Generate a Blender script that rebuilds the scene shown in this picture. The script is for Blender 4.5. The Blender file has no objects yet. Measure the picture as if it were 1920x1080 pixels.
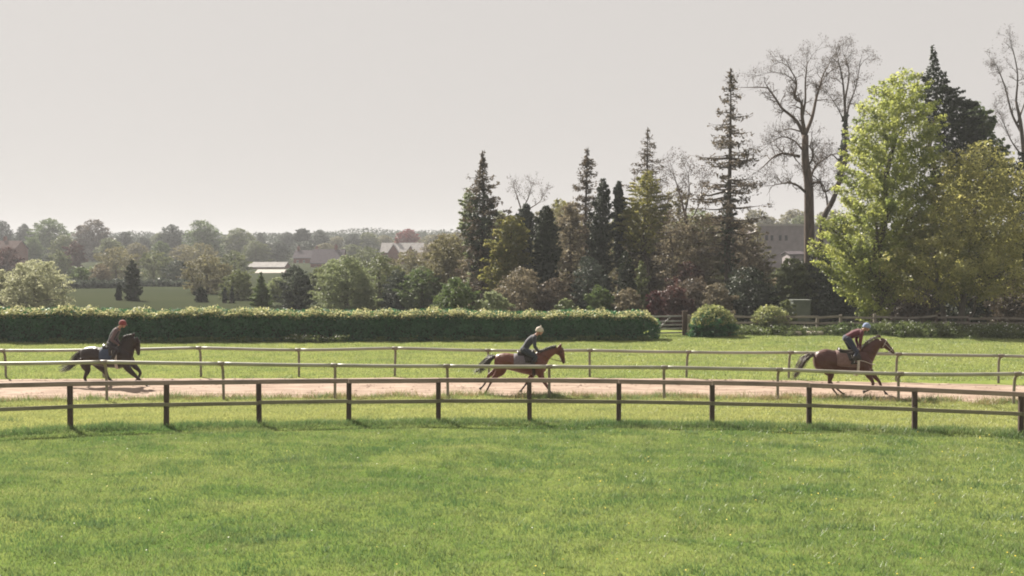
import bpy, math, random
import numpy as np
from mathutils import Vector, Matrix

R = math.radians
rng = np.random.default_rng(11)
random.seed(11)
sc = bpy.context.scene
COL = sc.collection

# ------------------------------------------------------------------ camera
F, H = 2200.0, 4.8                     # focal length in photo pixels, eye height in metres
PITCH = math.atan(60.0 / F)
CT, ST = math.cos(PITCH), math.sin(PITCH)
cam = bpy.data.objects.new('camera', bpy.data.cameras.new('camera'))
COL.objects.link(cam)
cam.location = (0, 0, H)
cam.rotation_euler = (math.pi / 2 - PITCH, 0, 0)
cam.data.sensor_width = 36
cam.data.lens = 36 * F / 1920
cam.data.clip_start = 0.5
cam.data.clip_end = 4000
sc.camera = cam

# ------------------------------------------------------------------ world, sun, exposure
SUN_EL, SUN_AZ = R(41), R(-34)         # azimuth measured from +Y (the view), negative to the left
world = bpy.data.worlds.new('World')
sc.world = world
world.use_nodes = True
nt = world.node_tree
nt.nodes.clear()
out = nt.nodes.new('ShaderNodeOutputWorld')
bg = nt.nodes.new('ShaderNodeBackground')
sky = nt.nodes.new('ShaderNodeTexSky')
sky.sky_type = 'NISHITA'
sky.sun_disc = False
sky.sun_elevation = SUN_EL
sky.sun_rotation = SUN_AZ
sky.air_density = 1.0
sky.dust_density = 3.0
sky.ozone_density = 1.0
hs = nt.nodes.new('ShaderNodeHueSaturation')
hs.inputs['Saturation'].default_value = 0.25
veil = nt.nodes.new('ShaderNodeMixRGB')        # thin even cloud veil over the whole sky
veil.inputs['Fac'].default_value = 0.97
veil.inputs['Color2'].default_value = (3.38, 3.20, 3.05, 1)
nt.links.new(sky.outputs[0], hs.inputs['Color'])
nt.links.new(hs.outputs[0], veil.inputs['Color1'])
nt.links.new(veil.outputs[0], bg.inputs['Color'])
bg.inputs['Strength'].default_value = 0.07
nt.links.new(bg.outputs[0], out.inputs['Surface'])

sl = bpy.data.lights.new('sun', 'SUN')
sl.energy = 5.0
sl.angle = R(0.6)
sl.color = (1.0, 0.93, 0.82)
sun = bpy.data.objects.new('sun', sl)
COL.objects.link(sun)
sd = Vector((math.sin(SUN_AZ) * math.cos(SUN_EL), math.cos(SUN_AZ) * math.cos(SUN_EL), math.sin(SUN_EL)))
sun.rotation_euler = sd.to_track_quat('Z', 'Y').to_euler()
sun.location = sd * 60

vs = sc.view_settings
vs.view_transform = 'Standard'
vs.look = 'None'
vs.gamma = 1
vs.use_curve_mapping = False
vs.exposure = 1.48
sc.render.engine = 'CYCLES'
cy = sc.cycles
cy.max_bounces = 6
cy.diffuse_bounces = 3
cy.glossy_bounces = 2
cy.transmission_bounces = 4
cy.volume_bounces = 0
cy.use_denoising = True
cy.filter_width = 1.9
cy.sample_clamp_indirect = 6

# ------------------------------------------------------------------ photo pixel -> place
def at(u, v, D):
    """The point at distance D (metres along Y) seen at pixel u, v."""
    k = -(v - 540.0) / F
    h = D * (k * CT - ST) / (CT + k * ST)
    return np.array([(u - 960.0) / F * (D * CT - h * ST), D, H + h])

def gnd(u, v):
    k = -(v - 540.0) / F
    D = -H * (CT + k * ST) / (k * CT - ST)
    return at(u, v, D)

# ------------------------------------------------------------------ mesh helpers
def tag(o, label=None, cat=None, group=None, kind=None):
    if label: o['label'] = label
    if cat: o['category'] = cat
    if group: o['group'] = group
    if kind: o['kind'] = kind
    return o

def empty(name, loc=(0, 0, 0)):
    o = bpy.data.objects.new(name, None)
    COL.objects.link(o)
    o.location = tuple(float(c) for c in loc)
    o.empty_display_size = 0.3
    return o

def link(name, me, parent=None, mats=()):
    o = bpy.data.objects.new(name, me)
    COL.objects.link(o)
    if parent is not None: o.parent = parent
    if not isinstance(mats, (list, tuple)): mats = [mats]
    if len(me.materials) == 0:
        for m in mats: me.materials.append(m)
    return o

def fastmesh(name, V, Fc, attrs=None, smooth=False):
    """V (n,3), Fc (m,k) with every face of k corners."""
    me = bpy.data.meshes.new(name)
    V = np.asarray(V, np.float32); Fc = np.asarray(Fc, np.int32)
    m, k = Fc.shape
    me.vertices.add(len(V)); me.vertices.foreach_set('co', V.ravel())
    me.loops.add(m * k); me.loops.foreach_set('vertex_index', Fc.ravel())
    me.polygons.add(m)
    me.polygons.foreach_set('loop_start', np.arange(0, m * k, k, dtype=np.int32))
    me.polygons.foreach_set('loop_total', np.full(m, k, np.int32))
    if smooth: me.polygons.foreach_set('use_smooth', np.ones(m, bool))
    for an, a in (attrs or {}).items():
        at_ = me.attributes.new(an, 'FLOAT', 'POINT')
        at_.data.foreach_set('value', np.asarray(a, np.float32))
    me.update(calc_edges=True)
    return me

class Geo:
    """Collects tubes, boxes and faces and links them as ONE mesh object."""
    def __init__(s): s.v = []; s.f = []; s.mi = []
    def add(s, V, Fc, mi=0):
        b = len(s.v)
        s.v.extend([tuple(map(float, p)) for p in V])
        for f in Fc: s.f.append(tuple(int(i) + b for i in f)); s.mi.append(mi)
        return s
    def tube(s, pts, rad, n=6, mi=0, flat=1.0, cap=True, side=(0, 1, 0)):
        P = np.asarray(pts, float)
        if np.isscalar(rad): rad = [rad] * len(P)
        m = len(P)
        T = np.gradient(P, axis=0) if m > 2 else np.array([P[1] - P[0]] * 2)
        V = []
        sd_ = np.asarray(side, float)
        for i in range(m):
            t = T[i] / (np.linalg.norm(T[i]) + 1e-9)
            b = sd_ - t * np.dot(sd_, t)
            if np.linalg.norm(b) < 0.2:
                b = np.array([1.0, 0.1, 0]); b = b - t * np.dot(b, t)
            b /= np.linalg.norm(b); a = np.cross(t, b)
            ra, rb = (rad[i] if isinstance(rad[i], (tuple, list)) else (rad[i], rad[i] * flat))
            for j in range(n):
                w = 2 * math.pi * j / n
                V.append(P[i] + a * (math.cos(w) * ra) + b * (math.sin(w) * rb))
        Fc = []
        for i in range(m - 1):
            for j in range(n):
                Fc.append((i * n + j, i * n + (j + 1) % n, (i + 1) * n + (j + 1) % n, (i + 1) * n + j))
        if cap and n > 2:
            Fc.append(tuple(range(n - 1, -1, -1))); Fc.append(tuple((m - 1) * n + j for j in range(n)))
        return s.add(V, Fc, mi)
    def bar(s, p0, p1, w, h, mi=0, up=(0, 0, 1), ch=0.0):
        """A squared bar from p0 to p1: w sideways, h along up; ch chamfers the long edges."""
        p0 = np.asarray(p0, float); p1 = np.asarray(p1, float)
        d = p1 - p0; d /= np.linalg.norm(d)
        upv = np.asarray(up, float); upv = upv - d * np.dot(upv, d)
        if np.linalg.norm(upv) < 1e-4: upv = np.array([0, 1.0, 0]) - d * d[1]
        upv /= np.linalg.norm(upv); sv = np.cross(d, upv)
        a, b = w / 2, h / 2
        if ch > 0:
            pr = [(-a + ch, -b), (a - ch, -b), (a, -b + ch), (a, b - ch), (a - ch, b), (-a + ch, b), (-a, b - ch), (-a, -b + ch)]
        else:
            pr = [(-a, -b), (a, -b), (a, b), (-a, b)]
        n = len(pr)
        V = [p0 + sv * x + upv * y for x, y in pr] + [p1 + sv * x + upv * y for x, y in pr]
        Fc = [(j, (j + 1) % n, n + (j + 1) % n, n + j) for j in range(n)]
        Fc += [tuple(range(n - 1, -1, -1)), tuple(range(n, 2 * n))]
        return s.add(V, Fc, mi)
    def box(s, lo, hi, mi=0):
        x0, y0, z0 = lo; x1, y1, z1 = hi
        V = [(x0, y0, z0), (x1, y0, z0), (x1, y1, z0), (x0, y1, z0), (x0, y0, z1), (x1, y0, z1), (x1, y1, z1), (x0, y1, z1)]
        return s.add(V, [(0, 3, 2, 1), (4, 5, 6, 7), (0, 1, 5, 4), (1, 2, 6, 5), (2, 3, 7, 6), (3, 0, 4, 7)], mi)
    def ball(s, c, r, n=12, mi=0):
        c = np.asarray(c, float); r = np.broadcast_to(np.asarray(r, float), (3,))
        V = [c + r * np.array([0, 0, -1.0])]
        k = max(4, n // 2)
        for i in range(1, k):
            th = -math.pi / 2 + math.pi * i / k
            for j in range(n):
                w = 2 * math.pi * j / n
                V.append(c + r * np.array([math.cos(th) * math.cos(w), math.cos(th) * math.sin(w), math.sin(th)]))
        V.append(c + r * np.array([0, 0, 1.0]))
        Fc = [(0, 1 + (j + 1) % n, 1 + j) for j in range(n)]
        for i in range(k - 2):
            for j in range(n):
                a = 1 + i * n; b = a + n
                Fc.append((a + j, a + (j + 1) % n, b + (j + 1) % n, b + j))
        t = len(V) - 1; a = 1 + (k - 2) * n
        Fc += [(a + j, a + (j + 1) % n, t) for j in range(n)]
        return s.add(V, Fc, mi)
    def mesh(s, name, smooth=False):
        me = bpy.data.meshes.new(name)
        me.from_pydata(s.v, [], s.f)
        me.polygons.foreach_set('material_index', s.mi)
        if smooth: me.polygons.foreach_set('use_smooth', [True] * len(s.f))
        me.update()
        return me
    def obj(s, name, mats, parent=None, smooth=False):
        return link(name, s.mesh(name, smooth), parent, mats)
    def fused(s, name, mats, parent=None, voxel=0.015, smooth=4):
        """All collected solids grown together into one continuous skin."""
        tmp = bpy.data.objects.new('tmp', s.mesh('tmp'))
        COL.objects.link(tmp)
        md = tmp.modifiers.new('r', 'REMESH'); md.mode = 'VOXEL'; md.voxel_size = voxel
        if smooth:
            m2 = tmp.modifiers.new('s', 'SMOOTH'); m2.factor = 0.5; m2.iterations = smooth
        dg = bpy.context.evaluated_depsgraph_get()
        me = bpy.data.meshes.new_from_object(tmp.evaluated_get(dg))
        bpy.data.objects.remove(tmp)
        me.name = name
        me.polygons.foreach_set('use_smooth', [True] * len(me.polygons))
        me.materials.clear()
        return link(name, me, parent, mats)

def spline(P, k=6):
    """Catmull-Rom through rows of any width."""
    P = np.asarray(P, float)
    if len(P) < 3: return P
    Q = np.vstack([2 * P[0] - P[1], P, 2 * P[-1] - P[-2]])
    o = []
    for i in range(1, len(Q) - 2):
        for j in range(k):
            t = j / k
            a, b, c, d = Q[i - 1], Q[i], Q[i + 1], Q[i + 2]
            o.append(0.5 * (2 * b + (c - a) * t + (2 * a - 5 * b + 4 * c - d) * t * t + (3 * b - a - 3 * c + d) * t ** 3))
    o.append(P[-1])
    return np.array(o)

class Waves:
    """Cheap smooth noise, about -1..1."""
    def __init__(s, scale, n=14, seed=0):
        g = np.random.default_rng(seed)
        a = g.uniform(0, 2 * np.pi, n); k = 2 * np.pi / scale * g.uniform(0.5, 1.6, n)
        s.kx, s.ky, s.p = k * np.cos(a), k * np.sin(a), g.uniform(0, 2 * np.pi, n)
        s.n = n
    def __call__(s, x, y):
        x = np.asarray(x, float); y = np.asarray(y, float)
        r = np.zeros(np.broadcast(x, y).shape)
        for a, b, p in zip(s.kx, s.ky, s.p): r += np.sin(a * x + b * y + p)
        return r / math.sqrt(s.n) / 1.4

# ------------------------------------------------------------------ materials
def mat(name):
    m = bpy.data.materials.new(name)
    m.use_nodes = True
    m.node_tree.nodes.clear()
    return m, m.node_tree.nodes, m.node_tree.links

def solid(name, col, rough=0.7, col2=None, scale=8.0, bump=0.0, stretch=(1, 1, 1), spec=0.3, sheen=0.0, detail=4):
    m, N, L = mat(name)
    o = N.new('ShaderNodeOutputMaterial'); b = N.new('ShaderNodeBsdfPrincipled')
    b.inputs['Roughness'].default_value = rough
    b.inputs['Specular IOR Level'].default_value = spec
    if sheen: b.inputs['Sheen Weight'].default_value = sheen
    tc = N.new('ShaderNodeTexCoord'); mp = N.new('ShaderNodeMapping'); mp.inputs['Scale'].default_value = stretch
    nz = N.new('ShaderNodeTexNoise'); nz.inputs['Scale'].default_value = scale; nz.inputs['Detail'].default_value = detail
    L.new(tc.outputs['Object'], mp.inputs['Vector']); L.new(mp.outputs[0], nz.inputs['Vector'])
    c2 = col2 or tuple(c * 0.75 for c in col)
    mx = N.new('ShaderNodeMixRGB'); mx.inputs['Color1'].default_value = (*col, 1); mx.inputs['Color2'].default_value = (*c2, 1)
    rp = N.new('ShaderNodeValToRGB'); rp.color_ramp.elements[0].position = 0.36; rp.color_ramp.elements[1].position = 0.66
    L.new(nz.outputs[0], rp.inputs[0]); L.new(rp.outputs[0], mx.inputs['Fac']); L.new(mx.outputs[0], b.inputs['Base Color'])
    if bump:
        bp = N.new('ShaderNodeBump'); bp.inputs['Strength'].default_value = bump; bp.inputs['Distance'].default_value = 0.02
        L.new(nz.outputs[0], bp.inputs['Height']); L.new(bp.outputs[0], b.inputs['Normal'])
    L.new(b.outputs[0], o.inputs['Surface'])
    return m

def leafy(name, a, b, trans=0.42, gloss=0.03):
    """Leaf material: each leaf's own colour runs from a to b with the attribute tint."""
    m, N, L = mat(name)
    o = N.new('ShaderNodeOutputMaterial')
    t = N.new('ShaderNodeAttribute'); t.attribute_name = 'tint'
    mx = N.new('ShaderNodeMixRGB'); mx.inputs['Color1'].default_value = (*a, 1); mx.inputs['Color2'].default_value = (*b, 1)
    L.new(t.outputs['Fac'], mx.inputs['Fac'])
    d = N.new('ShaderNodeBsdfDiffuse'); tr = N.new('ShaderNodeBsdfTranslucent'); g = N.new('ShaderNodeBsdfGlossy')
    g.inputs['Roughness'].default_value = 0.45
    hsv = N.new('ShaderNodeHueSaturation'); hsv.inputs['Hue'].default_value = 0.497; hsv.inputs['Value'].default_value = 1.25
    L.new(mx.outputs[0], d.inputs['Color']); L.new(mx.outputs[0], hsv.inputs['Color']); L.new(hsv.outputs[0], tr.inputs['Color'])
    s1 = N.new('ShaderNodeMixShader'); s1.inputs['Fac'].default_value = trans
    L.new(d.outputs[0], s1.inputs[1]); L.new(tr.outputs[0], s1.inputs[2])
    s2 = N.new('ShaderNodeMixShader'); s2.inputs['Fac'].default_value = gloss
    L.new(s1.outputs[0], s2.inputs[1]); L.new(g.outputs[0], s2.inputs[2])
    L.new(s2.outputs[0], o.inputs['Surface'])
    return m

M = {}
M['bark'] = solid('bark', (.085, .065, .05), .9, (.045, .036, .03), 6, .6, (1, 1, .25))
M['bark_warm'] = solid('bark_warm', (.12, .085, .065), .9, (.06, .045, .036), 6, .6, (1, 1, .25))
M['bark_grey'] = solid('bark_grey', (.13, .115, .10), .9, (.07, .06, .055), 6, .6, (1, 1, .25))
M['lime'] = leafy('lime_leaves', (.138, .175, .038), (.36, .375, .11), .66)
M['olive'] = leafy('olive_leaves', (.135, .142, .045), (.36, .335, .115), .64)
M['yellowgreen'] = leafy('yellow_green_leaves', (.12, .13, .035), (.27, .245, .075), .55)
M['green'] = leafy('green_leaves', (.055, .09, .028), (.115, .15, .05), .45)
M['midgreen'] = leafy('mid_green_leaves', (.07, .09, .037), (.145, .16, .066), .45)
M['pale'] = leafy('pale_leaves', (.19, .20, .11), (.38, .38, .24), .55)
M['palegreen'] = leafy('pale_green_leaves', (.12, .15, .07), (.22, .245, .12), .5)
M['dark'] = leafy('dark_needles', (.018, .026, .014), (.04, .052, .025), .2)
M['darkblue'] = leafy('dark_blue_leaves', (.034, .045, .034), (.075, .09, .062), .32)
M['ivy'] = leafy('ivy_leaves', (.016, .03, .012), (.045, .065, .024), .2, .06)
M['brown'] = leafy('brown_leaves', (.105, .090, .058), (.215, .182, .118), .45)
M['browngreen'] = leafy('brown_green_leaves', (.095, .09, .047), (.195, .18, .092), .46)
M['needle_brown'] = leafy('brown_needles', (.055, .045, .033), (.125, .098, .066), .35)
M['purple'] = leafy('purple_leaves', (.05, .025, .022), (.11, .055, .045), .35)
M['maroon'] = leafy('maroon_leaves', (.055, .018, .02), (.11, .04, .042), .35)
M['red'] = leafy('red_leaves', (.12, .022, .02), (.22, .05, .04), .4)
M['hedge'] = leafy('hedge_leaves', (.022, .085, .034), (.055, .155, .058), .38, .03)
M['hedge_new'] = leafy('hedge_new_growth', (.20, .215, .085), (.44, .41, .22), .55)
M['bush_new'] = leafy('bush_new_growth', (.13, .16, .055), (.29, .29, .12), .5)
M['bud'] = leafy('buds', (.05, .035, .028), (.10, .075, .055), .3)
M['grass'] = leafy('grass_blades', (.072, .134, .044), (.285, .298, .115), .45, .04)
M['straw'] = leafy('dry_grass', (.13, .12, .045), (.30, .24, .12), .4)
M['weed'] = leafy('weed_leaves', (.06, .09, .025), (.15, .17, .07), .4)
M['petal'] = solid('petals', (.75, .74, .68), .8)
M['buttercup'] = solid('buttercup_petals', (.65, .5, .05), .6)
M['post_wood'] = solid('post_wood', (.085, .058, .045), .85, (.045, .03, .025), 7, .5, (1, 1, .15))
M['rail_wood'] = solid('rail_wood', (.29, .215, .18), .8, (.18, .135, .115), 5, .4, (.15, 1, 1))
M['rail_wood_green'] = solid('rail_wood_green', (.21, .19, .125), .8, (.14, .125, .085), 5, .4, (.15, 1, 1))
M['plastic'] = solid('rail_plastic', (.31, .295, .25), .45, (.20, .195, .15), 3, 0, (.3, 1, 1), .4)
M['plastic_post'] = solid('post_plastic', (.20, .175, .15), .5, (.14, .11, .09), 4, 0, (1, 1, .5), .4)
M['weathered'] = solid('weathered_wood', (.24, .21, .175), .9, (.14, .12, .10), 6, .4, (.2, 1, 1))
M['sunlit_rail_wood'] = solid('sunlit_rail_wood', (.42, .38, .31), .9, (.28, .24, .19), 5, .3)  # brightness of a sunlit rail put into the wood colour
M['gate_metal'] = solid('gate_metal', (.30, .29, .28), .5, (.2, .19, .19), 6)
M['stone_wall'] = solid('grey_render', (.25, .22, .222), .9, (.20, .176, .18), 1.2, .2)
M['pale_wall'] = solid('pale_render', (.34, .32, .29), .9, (.26, .24, .22), 1.2, .2)
M['brick_wall'] = solid('brick_wall', (.21, .095, .07), .9, (.14, .07, .055), 2.5, .2)
M['slate'] = solid('slate_roof', (.10, .088, .095), .95, (.06, .054, .058), 3, .3, spec=0)
M['tile'] = solid('clay_tile_roof', (.10, .075, .07), .95, (.07, .052, .048), 3, .3, spec=0)
M['pale_roof'] = solid('pale_metal_roof', (.30, .285, .28), .9, (.22, .21, .205), 1.5, spec=0)
M['pane'] = solid('window_glass', (.02, .022, .025), .08, spec=.6)
M['frame'] = solid('window_frame', (.5, .48, .45), .6)
M['tank'] = solid('grey_paint', (.11, .12, .105), .8, (.08, .09, .078), 3)
M['skin'] = solid('skin', (.42, .24, .17), .55, (.36, .19, .13), 20)
M['eye'] = solid('dark_eye', (.012, .008, .006), .1, spec=.6)
M['leather'] = solid('black_leather', (.02, .016, .014), .4, (.03, .022, .018), 20)
M['leather_brown'] = solid('brown_leather', (.06, .03, .018), .5, (.04, .02, .012), 20)
M['webbing'] = solid('pale_webbing', (.5, .44, .40), .8)
M['steel'] = solid('steel', (.55, .55, .55), .3)
M['hoof'] = solid('hoof', (.045, .035, .03), .6)

# ------------------------------------------------------------------ lines on the ground (fences, track), in photo pixels -> metres
NEAR = [(-52, 816, 719), (132, 806, 715), (312, 800, 713), (486, 796, 711.5), (654, 793, 710), (822, 791, 709), (993, 792, 709),
        (1160, 794, 711), (1335, 797, 714), (1517, 801, 718), (1715, 808, 726), (1914, 815, 735), (2110, 822, 744)]
MID = [(-28, 756, 682), (195, 754, 679), (415, 752, 682), (627, 750, 685), (838, 749, 686.5), (1030, 749, 687.5), (1246, 750, 689),
       (1461, 752, 693), (1688, 756, 701), (1908, 760, 701), (2130, 766, 704)]
FAR = [(-180, 712, 659), (5, 710, 657.5), (190, 709, 656), (373, 708, 652.5), (559, 708, 656), (741, 707, 653), (915, 708, 657), (1106, 708, 657),
       (1291, 709, 660), (1483, 712, 661), (1685, 716, 664), (1877, 720, 667), (2070, 725, 671)]

def line_fn(rows, ext=60):
    P = np.array([gnd(u, v)[:2] for u, v, *_ in rows])
    def f(x):
        x = np.asarray(x, float)
        y = np.interp(x, P[:, 0], P[:, 1])
        s0 = (P[1, 1] - P[0, 1]) / (P[1, 0] - P[0, 0]); s1 = (P[-1, 1] - P[-2, 1]) / (P[-1, 0] - P[-2, 0])
        y = np.where(x < P[0, 0], P[0, 1] + (x - P[0, 0]) * s0 * .6, y)
        return np.where(x > P[-1, 0], P[-1, 1] + (x - P[-1, 0]) * s1 * .6, y)
    return f
y_near, y_mid, y_far = line_fn(NEAR), line_fn(MID), line_fn(FAR)
w1, w2, w3 = Waves(2.6, seed=3), Waves(0.8, seed=4), Waves(7, seed=5)
def track_lo(x): return y_mid(x) + 0.75 + 0.42 * w1(x, 0 * x) + 0.22 * w2(x, 0 * x)
def track_hi(x): return y_far(x) - 0.30 + 0.15 * w1(x, 0 * x + 9) + 0.10 * w2(x, 0 * x + 5)

def terrain(x, y):
    t = np.clip((np.asarray(y, float) - 185) / 720, 0, 1)
    z = 19 * t * t * (3 - 2 * t)
    t2 = np.clip((np.asarray(y, float) - 900) / 600, 0, 1)
    return z + 4 * t2 + np.clip((np.asarray(y) - 190) / 200, 0, 1) * 1.2 * np.sin(np.asarray(x) / 95.0 + 1)

# ------------------------------------------------------------------ ground
def dryness(x, y):
    """0 lush mown green, 1 yellow sun-dried turf: a property of the turf itself."""
    n = w3(x, y) * .12 + w1(x, y) * .06
    d = np.where(y < y_near(x) + .1, 0.24, np.where(y < track_lo(x), 0.75, 0.48))
    d = d + np.clip((x - 4) / 14, 0, 1) * np.where(y < y_near(x), .10, 0)
    ver = np.exp(-((y - y_near(x) + .15) / .55) ** 2)          # long dark grass in the fence line
    return np.clip(np.where(y > 76, .06 + n, d + n - ver * .35), 0, 1)

xs = np.concatenate([-np.geomspace(1200, 46, 22), np.arange(-45, 45.1, .5), np.geomspace(46, 1200, 22)])
ys = np.concatenate([[-60, -30, -10, 0, 6], np.arange(10, 76, .35), np.geomspace(77, 1500, 46)])
X, Y = np.meshgrid(xs, ys)
wg1, wg2 = Waves(1.1, seed=8), Waves(4.5, seed=9)
flatm = np.where((Y > track_lo(X) - .8) & (Y < track_hi(X) + .8), 0, 1)
Z = terrain(X, Y) + (wg1(X, Y) * .018 + wg2(X, Y) * .03) * flatm * (Y < 75)
nx, ny = len(xs), len(ys)
idx = np.arange(nx * ny).reshape(ny, nx)
Fg = np.stack([idx[:-1, :-1], idx[:-1, 1:], idx[1:, 1:], idx[1:, :-1]], -1).reshape(-1, 4)
gme = fastmesh('ground', np.stack([X, Y, Z], -1).reshape(-1, 3), Fg, {'dry': dryness(X, Y).ravel(), 'far': (Y > 76).ravel() * 1.0}, True)
m, N, L = mat('turf')
o = N.new('ShaderNodeOutputMaterial'); b = N.new('ShaderNodeBsdfPrincipled'); b.inputs['Roughness'].default_value = .95
b.inputs['Specular IOR Level'].default_value = 0
at1 = N.new('ShaderNodeAttribute'); at1.attribute_name = 'dry'
tc = N.new('ShaderNodeTexCoord')
n1 = N.new('ShaderNodeTexNoise'); n1.inputs['Scale'].default_value = 3.5; n1.inputs['Detail'].default_value = 6
n2 = N.new('ShaderNodeTexNoise'); n2.inputs['Scale'].default_value = .05; n2.inputs['Detail'].default_value = 3
L.new(tc.outputs['Object'], n1.inputs['Vector']); L.new(tc.outputs['Object'], n2.inputs['Vector'])
ad = N.new('ShaderNodeMath'); ad.operation = 'MULTIPLY_ADD'; ad.inputs[1].default_value = .5; ad.inputs[2].default_value = -.25
L.new(n1.outputs[0], ad.inputs[0])
ad2 = N.new('ShaderNodeMath'); ad2.operation = 'ADD'; ad2.use_clamp = True
L.new(ad.outputs[0], ad2.inputs[0]); L.new(at1.outputs['Fac'], ad2.inputs[1])
mx = N.new('ShaderNodeMixRGB'); mx.inputs['Color1'].default_value = (.052, .10, .022, 1); mx.inputs['Color2'].default_value = (.265, .27, .085, 1)
L.new(ad2.outputs[0], mx.inputs['Fac'])
at2 = N.new('ShaderNodeAttribute'); at2.attribute_name = 'far'       # darker, greyer turf colour beyond the hedge
pm = N.new('ShaderNodeMixRGB'); pm.inputs['Color1'].default_value = (.026, .034, .020, 1); pm.inputs['Color2'].default_value = (.046, .05, .028, 1)
L.new(n2.outputs[0], pm.inputs['Fac'])
mf = N.new('ShaderNodeMixRGB'); L.new(at2.outputs['Fac'], mf.inputs['Fac']); L.new(mx.outputs[0], mf.inputs['Color1']); L.new(pm.outputs[0], mf.inputs['Color2'])
L.new(mf.outputs[0], b.inputs['Base Color'])
bp = N.new('ShaderNodeBump'); bp.inputs['Strength'].default_value = .5; bp.inputs['Distance'].default_value = .04
L.new(n1.outputs[0], bp.inputs['Height']); L.new(bp.outputs[0], b.inputs['Normal'])
L.new(b.outputs[0], o.inputs['Surface'])
M['turf'] = m
ground = link('ground', gme, None, m); tag(ground, kind='structure')

# sand track: a thin sheet with ragged edges lying on the turf
tx = np.arange(-46, 46.1, .25)
lo, hi = track_lo(tx), track_hi(tx)
K = 9
TV = []
for k in range(K):
    yy = lo + (hi - lo) * k / (K - 1)
    zz = .008 + (0.012 * w2(tx, yy) + .012) * (1 if 0 < k < K - 1 else 0)
    TV.append(np.stack([tx, yy, zz + 0 * tx], -1))
TV = np.array(TV).reshape(-1, 3)
n = len(tx); ii = np.arange(K * n).reshape(K, n)
TF = np.stack([ii[:-1, :-1], ii[:-1, 1:], ii[1:, 1:], ii[1:, :-1]], -1).reshape(-1, 4)
M['sand'] = solid('track_sand', (.31, .238, .188), .95, (.19, .135, .104), 2.4, 1.0, (.35, 1, 1), .1, detail=8)
track = link('sand_track', fastmesh('sand_track', TV, TF, None, True), None, M['sand']); tag(track, kind='structure')

# ------------------------------------------------------------------ leaf cards
def cards(P, Nn, size, tint, aspect=.62, g=rng, quad=False):
    """One small diamond leaf per point."""
    n = len(P)
    Nn = Nn / (np.linalg.norm(Nn, axis=1, keepdims=True) + 1e-9)
    r = g.normal(size=(n, 3))
    A = np.cross(Nn, r); A /= np.linalg.norm(A, axis=1, keepdims=True) + 1e-9
    B = np.cross(Nn, A)
    s = np.broadcast_to(size, (n,))[:, None]
    if quad:
        V = np.stack([P + A * s * .5, P + B * s * .5 * aspect + Nn * s * .06, P - A * s * .5, P - B * s * .5 * aspect + Nn * s * .06], 1).reshape(-1, 3)
        return V, np.arange(4 * n).reshape(n, 4), np.repeat(np.clip(tint, 0, 1), 4)
    V = np.stack([P + A * s * .6, P - A * s * .4 + B * s * .5 * aspect, P - A * s * .4 - B * s * .5 * aspect], 1).reshape(-1, 3)
    return V, np.arange(3 * n).reshape(n, 3), np.repeat(np.clip(tint, 0, 1), 3)

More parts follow.
